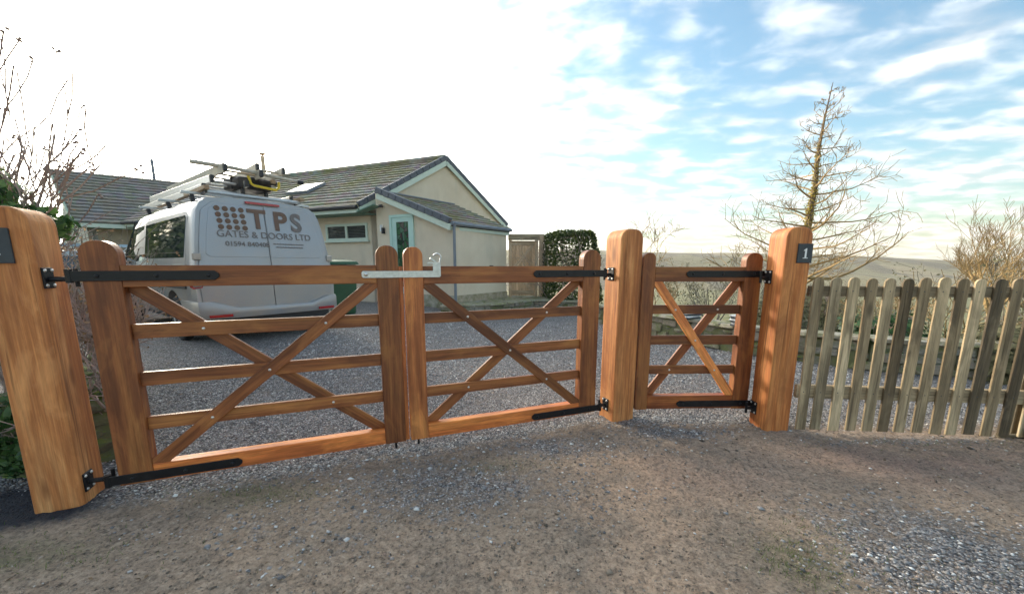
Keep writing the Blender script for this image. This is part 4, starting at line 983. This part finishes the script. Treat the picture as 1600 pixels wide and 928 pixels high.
# ------------------------------------------------------------------ parked car seen from behind, trellis
car = empty('parked_car', (-9.50, 8.7, .14), R(30), 'silver car with red tail lamp, mostly hidden behind the left gate stile', 'car'); car.scale = (1, 1, .93)
cp = [(.0, .25), (.78, .25), (.86, .45), (.87, .75), (.85, .98), (.80, 1.05), (.70, 1.40), (.60, 1.53), (.3, 1.56), (0, 1.565)]
rings = []
for s, k, wx in ((0, .97, .94), (.12, 1, .99), (1.0, 1, 1), (2.2, 1, 1), (2.6, .96, 1), (3.2, .35, .98), (3.4, .12, .97), (4.0, 0, .92), (4.15, -.3, .85)):
    full = cp + [(-x, z) for x, z in reversed(cp[1:-1])]
    rings.append([(x * wx, s + max(0, z - .95) * .28 * (s < .5), (z if z < 1.0 else 1.0 + (z - 1.0) * max(k, 0)) if k >= 0 else z * .8 if z > .8 else z) for x, z in full])
b = MB(); n = len(rings[0]); b.add([v for r_ in rings for v in r_], [(i * n + j, i * n + (j + 1) % n, (i + 1) * n + (j + 1) % n, (i + 1) * n + j) for i in range(len(rings) - 1) for j in range(n)] + [tuple(range(n)), tuple(reversed(range((len(rings) - 1) * n, len(rings) * n)))])
o = b.build('body', M['carsilver'], car, smooth=True); md = o.modifiers.new('edges', 'EDGE_SPLIT'); md.split_angle = R(32)
b = MB(); b.add([(-.68, .012, 1.05), (.68, .012, 1.05), (.58, .112, 1.42), (-.58, .112, 1.42), (-.68, .05, 1.05), (.68, .05, 1.05), (.58, .15, 1.42), (-.58, .15, 1.42)], [(0, 1, 2, 3), (7, 6, 5, 4), (0, 4, 5, 1), (1, 5, 6, 2), (2, 6, 7, 3), (3, 7, 4, 0)]); b.build('rear_window', M['glass'], car)
for sx in (-1, 1):
    b = MB(); b.add([(sx * .66, -.02, 1.06), (sx * .845, .02, 1.06), (sx * .70, .10, 1.46), (sx * .60, .085, 1.46), (sx * .66, .06, 1.06), (sx * .86, .15, 1.06), (sx * .715, .2, 1.46), (sx * .60, .16, 1.46)], [(0, 1, 2, 3), (7, 6, 5, 4), (0, 4, 5, 1), (1, 5, 6, 2), (2, 6, 7, 3), (3, 7, 4, 0)]); b.build('tail_lamp', M['red'], car)
    b = MB(); b.box(-.10, .10, -.05, .05, -.08, .08); b.build('wing_mirror', M['dark'], car, bevel=.03, bseg=2, loc=(sx * .97, 2.5, 1.12))
    for s_ in (.75, 3.3):
        wh = empty('wheel', (sx * .78, s_, .30)); wh.parent = car
        b = MB(); b.tube([(0, 0, 0), (sx * .10, 0, 0)], .30, 22); b.build('tyre', M['rubber'], wh); b = MB(); b.tube([(sx * .08, 0, 0), (sx * .105, 0, 0)], .19, 18); b.build('rim', M['alu'], wh)
b = MB(); b.box(-.80, .80, -.06, .1, .35, .6); b.build('rear_bumper', M['carsilver'], car, bevel=.03, bseg=2)
tr = empty('trellis', (-12.6, 10.3, 0), R(30), 'white lattice trellis with pale blue top rail by the outbuilding', 'trellis')
M['paleblue'] = plain('pale_blue_paint', (.50, .62, .70), .6)
b = MB(); b.beam((0, 0, 1.80), (2.6, 0, 1.80), .06, .08); b.build('top_rail', M['paleblue'], tr)
for x in (0.0, 1.3, 2.6): b = MB(); b.beam((x, .05, 0), (x, .05, 1.84), .07, .07); b.build('post', M['paleblue'], tr)
for k in range(22):
    for sg_, yy in ((1, -.008), (-1, .008)):
        x0 = -1.6 + k * .18; pa = clip([(x0 - .014, .1), (x0 + .014, .1), (x0 + 1.664 if sg_ > 0 else x0 - 1.636, 1.75), (x0 + 1.636 if sg_ > 0 else x0 - 1.664, 1.75)], 0, 2.6, .1, 1.75) if sg_ > 0 else clip([(2.6 - p[0], p[1]) for p in [(x0 - .014, .1), (x0 + .014, .1), (x0 + 1.664, 1.75), (x0 + 1.636, 1.75)]], 0, 2.6, .1, 1.75)
        if len(pa) > 2: b = MB(); b.prism(pa, 'y', yy - .006, yy + .006); b.build('slat', M['white'], tr)

# ------------------------------------------------------------------ plants
def leaf_mesh(name, pos, size, nrm=None, seed=0, aspect=.6):
    r = np.random.default_rng(seed); n = len(pos)
    d = r.normal(size=(n, 3)); d /= np.linalg.norm(d, axis=1)[:, None]
    if nrm is not None: d = d * .7 + nrm; d /= np.linalg.norm(d, axis=1)[:, None]
    a = np.cross(d, r.normal(size=(n, 3))); a /= np.linalg.norm(a, axis=1)[:, None]; c = np.cross(d, a)
    s = (size * r.uniform(.6, 1.35, n))[:, None]
    V = np.stack([pos - a * s, pos + c * s * aspect + d * s * .15, pos + a * s, pos - c * s * aspect + d * s * .15], 1).reshape(-1, 3)
    F = np.arange(4 * n).reshape(n, 4)
    me = np_mesh(name, V, F)
    at = me.attributes.new('tint', 'FLOAT', 'POINT'); at.data.foreach_set('value', np.repeat(np.clip(r.normal(.45, .3, n), 0, 1), 4).astype(np.float32))
    return me
def branchy(mb, p, d, L, r, lvl, rnd, kids=5, spread=.7, up=.15, seg=4, wob=.18, minr=.003, fall=.62, tips=None, sides=4):
    pts = [Vector(p)]; rad = [r]; d = Vector(d).normalized()
    for i in range(seg):
        d = (d + Vector((rnd.gauss(0, wob), rnd.gauss(0, wob), rnd.gauss(0, wob) + up * .5))).normalized()
        pts.append(pts[-1] + d * (L / seg)); rad.append(max(minr, r * (1 - (i + 1) / seg * .72)))
    mb.tube(pts, rad, sides if r > .012 else 3, cap=False)
    if tips is not None and lvl == 0: tips.append(pts[-1])
    if lvl > 0:
        for k in range(kids):
            t = rnd.uniform(.25, 1.) * seg; i = min(int(t), seg - 1); q = pts[i].lerp(pts[i + 1], t - i)
            dd = (pts[i + 1] - pts[i]).normalized(); o = dd.orthogonal().normalized(); o.rotate(Matrix.Rotation(rnd.uniform(0, 6.283), 3, dd))
            nd_ = (dd * (1 - spread * .5) + o * spread + Vector((0, 0, up))).normalized()
            branchy(mb, q, nd_, L * fall * rnd.uniform(.7, 1.15), max(minr, rad[i] * .6), lvl - 1, rnd, kids, spread, up, max(2, seg - 1), wob, minr, fall, tips, sides)
def shrub(name, loc, label, mat, stems, h, lean, lvl, seed, group, kids=5, r0=.02, leaf=None, nleaf=0, lsize=.03, minr=.003, cat='shrub', up=.1):
    rnd = random.Random(seed); t = empty(name, loc, 0, label, cat, group); mb = MB(); tips = []
    for i in range(stems):
        a = rnd.uniform(0, 6.283); d = Vector((math.cos(a) * lean * rnd.uniform(.2, 1), math.sin(a) * lean * rnd.uniform(.2, 1), 1))
        branchy(mb, (math.cos(a) * .05 * stems ** .5, math.sin(a) * .05 * stems ** .5, 0), d, h * rnd.uniform(.5, .75), r0 * rnd.uniform(.7, 1.1), lvl, rnd, kids, .6, up, 4, .14, minr, .6, tips)
    me = mb.fast('stems'); link('stems', me, mat, t)
    if leaf is not None and tips:
        T_ = np.array([tuple(p) for p in tips]); r_ = np.random.default_rng(seed)
        pos = T_[r_.integers(0, len(T_), nleaf)] + r_.normal(0, lsize * 2.2, (nleaf, 3)); pos[:, 2] = np.maximum(pos[:, 2], .02)
        link('foliage', leaf_mesh('foliage', pos, lsize, seed=seed), leaf, t)
    return t
def ground_z(x, y): return float(height(np.array([x]), np.array([y]))[0])

def redwood():
    x, y = 8.33, 11.0; z0 = ground_z(x, y) - .05; rnd = random.Random(21)
    t = empty('conifer_tree', (x, y, z0), 0, 'tall bare conical tree with ivy coloured sunlit gold on its trunk, behind the right gate post', 'tree')
    H_ = 5.93 - z0; mb = MB(); tp = [(.25 * (k / 8) ** 1.3 + .03 * math.sin(k * 1.7) - .10, .02 * math.cos(k * 2), H_ * k / 8) for k in range(9)]
    tr_ = [.125 * (1 - k / 8) ** .9 + .007 for k in range(9)]
    mb.tube(tp, tr_, 9); link('trunk', mb.mesh('trunk', True), M['bark'], t)
    cr = MB()
    def trunk_at(z):
        k = min(7.999, max(0, z / H_ * 8)); i = int(k); a, c = Vector(tp[i]), Vector(tp[i + 1]); return a.lerp(c, k - i)
    n = 56
    for i in range(n):
        f = i / (n - 1); z = H_ * (.24 + .73 * f ** .95); L = (2.15 * (1 - f) ** .85 + .22) * rnd.uniform(.65, 1.12)
        a = i * 2.399 + rnd.uniform(-.4, .4); p = trunk_at(z); d = Vector((math.cos(a), math.sin(a), rnd.uniform(-.05, .4)))
        pts = [p]; rad = [.034 * (1 - f) + .009]; dd = d.normalized(); seg = 6
        for k in range(seg):
            dd = (dd + Vector((rnd.gauss(0, .14), rnd.gauss(0, .14), .07 + rnd.gauss(0, .10)))).normalized(); pts.append(pts[-1] + dd * L / seg); rad.append(max(.0045, rad[0] * (1 - (k + 1) / seg * .85)))
        cr.tube(pts, rad, 4, cap=False)
        for k in range(int(5 + 7 * (1 - f))):
            u = rnd.uniform(.12, 1.) * seg; j = min(int(u), seg - 1); q = pts[j].lerp(pts[j + 1], u - j); ax = (pts[j + 1] - pts[j]).normalized(); o = ax.orthogonal().normalized(); o.rotate(Matrix.Rotation(rnd.uniform(0, 6.28), 3, ax))
            branchy(cr, q, (ax * .7 + o * .75 + Vector((0, 0, .15))), L * rnd.uniform(.16, .36), .0085, 1, rnd, 3, .7, .14, 3, .16, .0046, .6)
    for sx, dz in ((-1, 0.55), (1, 1.2)):    # two long low limbs that sweep out and up
        p = trunk_at(H_ * .27); pts = [p + Vector((0, -.1, .1))]
        for k in range(1, 9): u = k / 8; pts.append(p + Vector((sx * 2.7 * u, -.15 + rnd.gauss(0, .03), -.1 * math.sin(u * 3) + dz * u ** 1.7 + rnd.gauss(0, .03))))
        cr.tube(pts, [.045 * (1 - k / 9) + .006 for k in range(9)], 5, cap=False)
        for k in range(12):
            j = rnd.randint(2, 7); branchy(cr, pts[j], (pts[j + 1 if j < 8 else j] - pts[j - 1]).normalized() * .6 + Vector((rnd.gauss(0, .5), rnd.gauss(0, .5), rnd.uniform(0, .6))), rnd.uniform(.35, .8), .011, 1, rnd, 4, .7, .1, 3, .2, .0042, .6)
    link('crown', cr.fast('crown'), M['goldtwig'], t)
    r_ = np.random.default_rng(4); m_ = 3600; zz = H_ * (.02 + .80 * r_.beta(1.3, 1.9, m_)); aa = r_.uniform(0, 6.283, m_)
    pos = np.array([tuple(trunk_at(z)) for z in zz]); rr = .115 * (1 - .85 * zz / H_) + r_.exponential(.018, m_)
    pos[:, 0] += np.cos(aa) * rr; pos[:, 1] += np.sin(aa) * rr
    link('ivy', leaf_mesh('ivy', pos, .028, seed=4), M['ivysunlit'], t)
redwood()
def bare_tree(name, x, y, h, label, seed, mat, group, r0=.09, kids=6, lvl=3, sp=.65, trunk=.38):
    rnd = random.Random(seed); z0 = ground_z(x, y) - .05; t = empty(name, (x, y, z0), 0, label, 'tree', group); mb = MB()
    tp = [(0, 0, 0), (.04, 0, h * trunk * .5), (.02, .03, h * trunk)]; mb.tube(tp, [r0, r0 * .8, r0 * .65], 7); link('trunk', mb.mesh('trunk', True), M['bark'], t)
    cr = MB()
    for i in range(kids + 2):
        a = i * 2.4 + rnd.uniform(-.3, .3); branchy(cr, (.02, .03, h * trunk * rnd.uniform(.7, 1.)), (math.cos(a) * .55, math.sin(a) * .55, 1), h * (1 - trunk) * rnd.uniform(.55, .8), r0 * .5, lvl, rnd, kids, sp, .22, 4, .13, .006, .58)
    link('crown', cr.fast('crown'), mat, t); return t
bare_tree('bare_tree', 22.2, 17.6, 6.1, 'bare golden tree standing at the right edge of the view', 5, M['goldtwig'], 'bare trees in the valley', .13, 5, 3, .5)
bare_tree('bare_tree', 25.2, 19.5, 6.4, 'second bare tree half cut off by the right edge', 9, M['goldtwig'], 'bare trees in the valley', .12, 5, 3, .5, trunk=.3)
bare_tree('bare_tree', 4.6, 13.5, 3.6, 'faint bare tree rising behind the middle oak post', 12, M['goldtwig'], 'bare trees in the valley', .05, 3, 3)
MID = 'bare shrubs on the slope beyond the garden wall'
for i, (x, y, h_, mt, lb) in enumerate((
    (9.6, 11.6, 2.1, 'orangetwig', 'orange twigged shrub just right of the numbered post'),
    (15.4, 15.0, 2.3, 'orangetwig', 'orange brown shrub against the hill above the middle of the picket fence'),
    (5.2, 9.6, 1.5, 'greytwig', 'grey twiggy shrub behind the narrow gate, left half'),
    (6.6, 9.9, 1.7, 'greytwig', 'grey twiggy shrub behind the narrow gate, right half'),
    (4.2, 10.4, 1.5, 'goldtwig', 'straw coloured shrub seen over the narrow gate beside the middle post'),
    (8.0, 8.6, 1.2, 'greytwig', 'grey twiggy shrub behind the right hand oak post'),
    (7.2, 6.2, 1.5, 'goldtwig', 'straw coloured shrub behind the left pickets of the fence'),
    (8.8, 6.6, 1.7, 'greytwig', 'tall grey shrub behind the middle pickets of the fence'),
    (9.6, 5.8, 1.5, 'goldtwig', 'golden shrub behind the right pickets of the fence'),
    (12.5, 9.5, 1.6, 'greytwig', 'broad grey thicket farther down the slope behind the fence'),
    (17.0, 11.5, 1.7, 'goldtwig', 'pale thicket below the bare golden tree at right'))):
    shrub('bare_shrub', (x, y, ground_z(x, y) - .03), lb, M[mt], 9, h_, .8, 3, 30 + i, MID, 3, .022, M['olive'] if i % 3 else None, 500, .028, .0045)
GRN = 'low green bushes beyond the garden wall'
for i, (x, y, s_, lf, lb) in enumerate(((4.35, 6.2, .55, 'olive', 'low olive bush just beyond the slate stacks'), (5.0, 5.0, .55, 'ivy', 'small green bush behind the leftmost pickets'), (6.2, 8.0, .8, 'olive', 'olive bush down the slope behind the narrow gate'),
                                   (5.9, 4.3, .6, 'olive', 'olive bush behind the centre of the picket fence'), (6.9, 4.8, .7, 'olive', 'leafy olive bush behind the right pickets'), (11, 13, 1.6, 'olive', 'broad olive bush under the conical tree'))):
    z = ground_z(x, y); t = empty('green_bush', (x, y, z), 0, lb, 'bush', GRN); r_ = np.random.default_rng(60 + i); m_ = 2600
    d = r_.normal(size=(m_, 3)); d /= np.linalg.norm(d, axis=1)[:, None]; lump = 1 + .22 * np.sin(d[:, 0] * 6 + i) * np.sin(d[:, 1] * 5 + 2 * i) + .15 * np.sin(d[:, 2] * 9 + i)
    pos = d * (s_ * lump * r_.uniform(.45, 1., m_) ** .5)[:, None] * np.array([1.2, 1., .85]); pos[:, 2] = np.abs(pos[:, 2] + s_ * .3) + .02
    link('foliage', leaf_mesh('foliage', pos, .032 + .012 * s_, d, 60 + i), M[lf], t)
    mb = MB(); rnd = random.Random(i)
    for k in range(5): branchy(mb, (0, 0, 0), (rnd.gauss(0, .5), rnd.gauss(0, .5), 1), s_ * .9, .014, 2, rnd, 4)
    link('stems', mb.fast('stems'), M['twig'], t)
# clipped evergreen hedge beside the side gate
def hedge():
    t = empty('hedge', (1.9, 11.6, .0), R(8), 'dense dark evergreen hedge right of the side gate', 'hedge'); r_ = np.random.default_rng(3); m_ = 9500
    u = r_.uniform(-1, 1, (m_, 3)); ax = r_.integers(0, 3, m_); sg_ = r_.choice([-1, 1], m_); dep = r_.exponential(.10, m_)
    u[np.arange(m_), ax] = sg_ * (1 - np.clip(dep, 0, .8)); ln = np.linalg.norm(np.abs(u) ** 5, axis=1) ** .2; u = u / np.maximum(ln, .75)[:, None]
    lump = 1 + .05 * np.sin(u[:, 0] * 7 + 1) * np.sin(u[:, 2] * 6) + .04 * np.sin(u[:, 1] * 11) + r_.normal(0, .02, m_)
    pos = u * lump[:, None] * np.array([.66, .75, 1.0]) + np.array([0, 0, 1.17]); pos[:, 0] += .10 * (pos[:, 2] - 1.1) * (pos[:, 0] > 0) * -1; pos = pos[pos[:, 2] > .12]
    nr = u / np.linalg.norm(u, axis=1)[:, None]
    link('foliage', leaf_mesh('foliage', pos, .045, None, 3, .62), M['hedge'], t); mb = MB(); rnd = random.Random(8)
    for k in range(14): branchy(mb, (rnd.uniform(-.5, .5), rnd.uniform(-.4, .4), 0), (rnd.gauss(0, .2), rnd.gauss(0, .2), 1), 1.6, .02, 2, rnd, 5, .6, .1)
    link('stems', mb.fast('stems'), M['twig'], t)
hedge()
# bare shrub with seed heads and evergreen leaves, top left
def left_shrub():
    rnd = random.Random(15); t = empty('seedhead_shrub', (-3.98, 2.85, .55), 0, 'bare branching shrub with dark seed heads at the top left', 'shrub'); mb = MB(); tips = []
    for k in range(10):
        d = Vector((rnd.uniform(-.1, .80), rnd.uniform(-.25, .35), 1.0)); branchy(mb, (rnd.uniform(-.15, .15), rnd.uniform(-.15, .15), 0), d, rnd.uniform(1.2, 1.85), .017, 2, rnd, 4, .5, .24, 5, .13, .0052, .55, tips)
    link('stems', mb.fast('stems'), M['twig'], t)
    hd = MB(); r_ = np.random.default_rng(2)
    for p in tips[::2]:
        for q in range(3):
            c = p + Vector((rnd.gauss(0, .012), rnd.gauss(0, .012), rnd.gauss(0, .014))); hd.tube([c - Vector((0, 0, .008)), c, c + Vector((0, 0, .008))], [.005, .012, .005], 4)
    link('seed_heads', hd.fast('seed_heads'), M['twig'], t)['kind'] = 'stuff'
left_shrub()
def leafy(name, loc, label, mat, spheres, n, size, seed, cat='shrub', stem='twig', group=None):
    t = empty(name, loc, 0, label, cat, group); r_ = np.random.default_rng(seed); P = []; Nn = []
    for (cx, cy, cz, rx, ry, rz_) in spheres:
        d = r_.normal(size=(n, 3)); d /= np.linalg.norm(d, axis=1)[:, None]; P.append(np.array([cx, cy, cz]) + d * np.array([rx, ry, rz_]) * (r_.uniform(.3, 1.05, n) ** .6)[:, None]); Nn.append(d)
    link('foliage', leaf_mesh('foliage', np.concatenate(P), size, np.concatenate(Nn) * .6, seed), mat, t); mb = MB(); rnd = random.Random(seed)
    for k in range(8):
        c = spheres[k % len(spheres)]; branchy(mb, (rnd.gauss(0, .06), rnd.gauss(0, .06), 0), (c[0] + rnd.gauss(0, .15), c[1] + rnd.gauss(0, .15), max(.25, c[2])), max(.3, math.sqrt(c[0] ** 2 + c[1] ** 2 + c[2] ** 2) * .8), .014, 2, rnd, 4)
    link('stems', mb.fast('stems'), M[stem], t); return t
leafy('evergreen_shrub', (-3.45, 2.6, .3), 'glossy evergreen shrub above the leftmost gate post', M['ivy'], [(-.05, .0, 1.40, .30, .3, .26), (-.35, .1, 1.55, .3, .3, .35), (.22, .1, 1.22, .20, .25, .13), (-.4, 0, 1.0, .3, .3, .4)], 620, .036, 41)
for i, (x, y, h_, lb) in enumerate(((-11.2, 7.7, 3.5, 'tall dark evergreen left of the drive, mirrored in the van side windows'), (-13.4, 9.6, 4.0, 'second dark evergreen left of the drive, beside the trellis'))):
    leafy('evergreen_tree', (x, y, ground_z(x, y)), lb, M['hedge'], [(0, 0, h_ * .5, 1.3, 1.3, h_ * .5), (.5, -.6, h_ * .3, 1.2, 1.2, h_ * .35), (-.4, .7, h_ * .7, .9, .9, h_ * .35)], 2600, .10, 90 + i, 'tree')
leafy('ivy_clump', (-2.95, 2.25, .0), 'dark ivy on the wall left of the leftmost gate post', M['ivy'], [(.0, -.17, .42, .30, .08, .14), (.12, -.2, .18, .16, .05, .12), (-.35, -.1, .6, .3, .15, .2)], 420, .024, 43, 'ivy')
leafy('moss_clump', (-2.66, 2.42, .30), 'bright green moss and leaves on the wall beside the gate stile', M['grass'], [(.0, .0, .13, .10, .22, .05), (-.02, -.3, .02, .05, .12, .10)], 500, .012, 44, 'moss')
shrub('dead_shrub', (-3.12, 2.78, .30), 'dead brown twiggy shrub between the leftmost post and the gate', M['twig'], 22, .95, .22, 2, 71, None, 6, .009, M['brown_leaf'], 1500, .013, .0028)
shrub('dead_shrub', (-4.35, 3.7, .15), 'larger dead brown shrub farther back behind the leftmost post', M['greytwig'], 16, 1.5, .25, 2, 72, None, 6, .011, M['brown_leaf'], 700, .016, .003)

# ------------------------------------------------------------------ loose stones, grass (uncountable)
def pebbles():
    r = np.random.default_rng(11); n = 230000
    x = r.uniform(-3.2, 4.2, n); y = .95 + 7.5 * r.uniform(0, 1, n) ** 1.6
    g = gravel(x, y); clump = .5 + .5 * np.sin(x * 7 + 2 * np.sin(y * 5)) * np.sin(y * 9 + 1.5 * np.sin(x * 4))
    jit = smooth01(.12, .80, g + .30 * (clump - .5)); isg = r.uniform(0, 1, n) < jit
    keep = r.uniform(0, 1, n) < np.where(isg, .34, .16 + .10 * clump)
    keep &= ~((y > 3.2) & ~isg); keep &= r.uniform(0, 1, n) > 1.3 * blob(x, y, -2.5, 1.80, .62, .24); keep &= y > 0
    x, y, g, isg = x[keep], y[keep], g[keep], isg[keep]; n = len(x)
    s = np.where(isg, r.lognormal(-4.95, .33, n), r.lognormal(-5.55, .45, n)); s = np.clip(s, .0018, .020) * np.where(y > 4, 1.4, 1.)
    big = r.uniform(0, 1, n) < .003; s = np.where(big, r.uniform(.011, .022, n), s)
    base = np.array([(1, 0, 0), (0, 1, 0), (-1, 0, 0), (0, -1, 0), (.1, 0, .75), (0, .1, -.7)], float)
    F0 = np.array([(0, 1, 4), (1, 2, 4), (2, 3, 4), (3, 0, 4), (1, 0, 5), (2, 1, 5), (3, 2, 5), (0, 3, 5)])
    th = r.uniform(0, 6.283, n); c, sn = np.cos(th), np.sin(th); sc = r.uniform(.65, 1.25, (n, 3)); sc[:, 2] *= .75
    B = base[None] * sc[:, None] * s[:, None, None] * r.uniform(.75, 1.25, (n, 6, 1))
    X = B[..., 0] * c[:, None] - B[..., 1] * sn[:, None]; Y_ = B[..., 0] * sn[:, None] + B[..., 1] * c[:, None]
    z = height(x, y) + wob_z(x, y)
    V = np.stack([X + x[:, None], Y_ + y[:, None], B[..., 2] + (z + s * .12)[:, None]], -1).reshape(-1, 3)
    F = (F0[None] + (np.arange(n) * 6)[:, None, None]).reshape(-1, 3)
    me = np_mesh('gravel_stones', V, F); at = me.attributes.new('tint', 'FLOAT', 'POINT'); at.data.foreach_set('value', np.repeat(r.uniform(0, 1, n), 6).astype(np.float32)); at = me.attributes.new('soil', 'FLOAT', 'POINT'); at.data.foreach_set('value', np.repeat(np.where(isg, 0., 1.), 6).astype(np.float32))
    t = NT('gravel_stone'); a = t.n('ShaderNodeAttribute', attribute_name='tint').outputs['Fac']
    so = t.n('ShaderNodeAttribute', attribute_name='soil').outputs['Fac']
    c1 = t.ramp(a, [(0., (.13, .125, .125)), (.3, (.28, .27, .27)), (.55, (.40, .375, .35)), (.75, (.36, .28, .23)), (.86, (.55, .54, .53)), (1., (.82, .80, .76))])
    c2 = t.ramp(a, [(0., (.08, .065, .05)), (.35, (.20, .155, .115)), (.65, (.33, .26, .19)), (.86, (.36, .24, .18)), (.93, (.48, .43, .37)), (1., (.66, .62, .55))])
    t.col(t.mix(so, c1, c2)); t.rough(.85)
    tag(link('gravel_stones', me, t.m), 'loose grey and tan gravel stones scattered over the drive', 'gravel', kind='stuff')
def wob_z(x, y):
    near = (1 - smooth01(6, 14, np.hypot(x, y)))
    return near * .8 * sum(a * np.sin(x * f1 + p1 + 1.3 * np.sin(y * f2 * .7)) * np.sin(y * f2 + p2) for a, f1, f2, p1, p2 in ((.012, 2.1, 2.7, .3, 1.), (.007, 5.3, 4.4, 2., .4), (.004, 11., 13., .9, 2.2)))
pebbles()
def grass():
    r = np.random.default_rng(5); V = []; T = []
    for cx, cy, rx, ry, n in ((1.25, 1.45, .10, .09, 420), (1.45, 1.62, .12, .10, 160), (-1.4, 1.97, .25, .06, 260), (.0, 2.28, .2, .05, 120), (3.2, 2.60, .8, .04, 160), (-2.1, 1.5, .35, .1, 260), (1.9, 1.25, .3, .15, 120)):
        x = r.normal(cx, rx, n); y = r.normal(cy, ry, n); h = r.uniform(.008, .028, n); a = r.uniform(0, 6.283, n); z = height(x, y) + wob_z(x, y)
        w_ = .0016; le = r.normal(0, .6, (n, 2)) * h[:, None]
        V.append(np.stack([np.stack([x - np.cos(a) * w_, y - np.sin(a) * w_, z - .003], 1), np.stack([x + np.cos(a) * w_, y + np.sin(a) * w_, z - .003], 1), np.stack([x + le[:, 0], y + le[:, 1], z + h], 1)], 1).reshape(-1, 3)); T.append(np.repeat(r.uniform(0, 1, n), 3))
    V = np.concatenate(V); me = np_mesh('grass', V, np.arange(len(V)).reshape(-1, 3)); at = me.attributes.new('tint', 'FLOAT', 'POINT'); at.data.foreach_set('value', np.concatenate(T).astype(np.float32))
    tag(link('grass', me, M['grass']), 'sparse short grass growing through the gravel', 'grass', kind='stuff')
grass()
def litter():
    r = np.random.default_rng(8); n = 170; x = r.uniform(-2.6, 3.6, n); y = r.uniform(1.0, 3.2, n); z = height(x, y) + wob_z(x, y)
    up = np.tile(np.array([0, 0, 1.6]), (n, 1)); me = leaf_mesh('leaf_litter', np.stack([x, y, z + .006], 1), .011, up, 8, .5)
    tag(link('leaf_litter', me, M['brown_leaf']), 'small dead leaves lying on the dirt in front of the gates', 'leaves', kind='stuff')
litter()

# ------------------------------------------------------------------ air
def haze():
    b = MB(); b.box(-2900, 2900, -600, 2900, -60, 110); me = b.fast('haze')
    m = bpy.data.materials.new('haze'); m.use_nodes = True; nt = m.node_tree; nt.nodes.clear()
    v = nt.nodes.new('ShaderNodeVolumePrincipled'); v.inputs['Color'].default_value = (.96, .91, .82, 1); v.inputs['Density'].default_value = .00024; v.inputs['Anisotropy'].default_value = .3
    o = nt.nodes.new('ShaderNodeOutputMaterial'); nt.links.new(v.outputs[0], o.inputs['Volume'])
    tag(link('haze', me, m), kind='stuff')
haze()
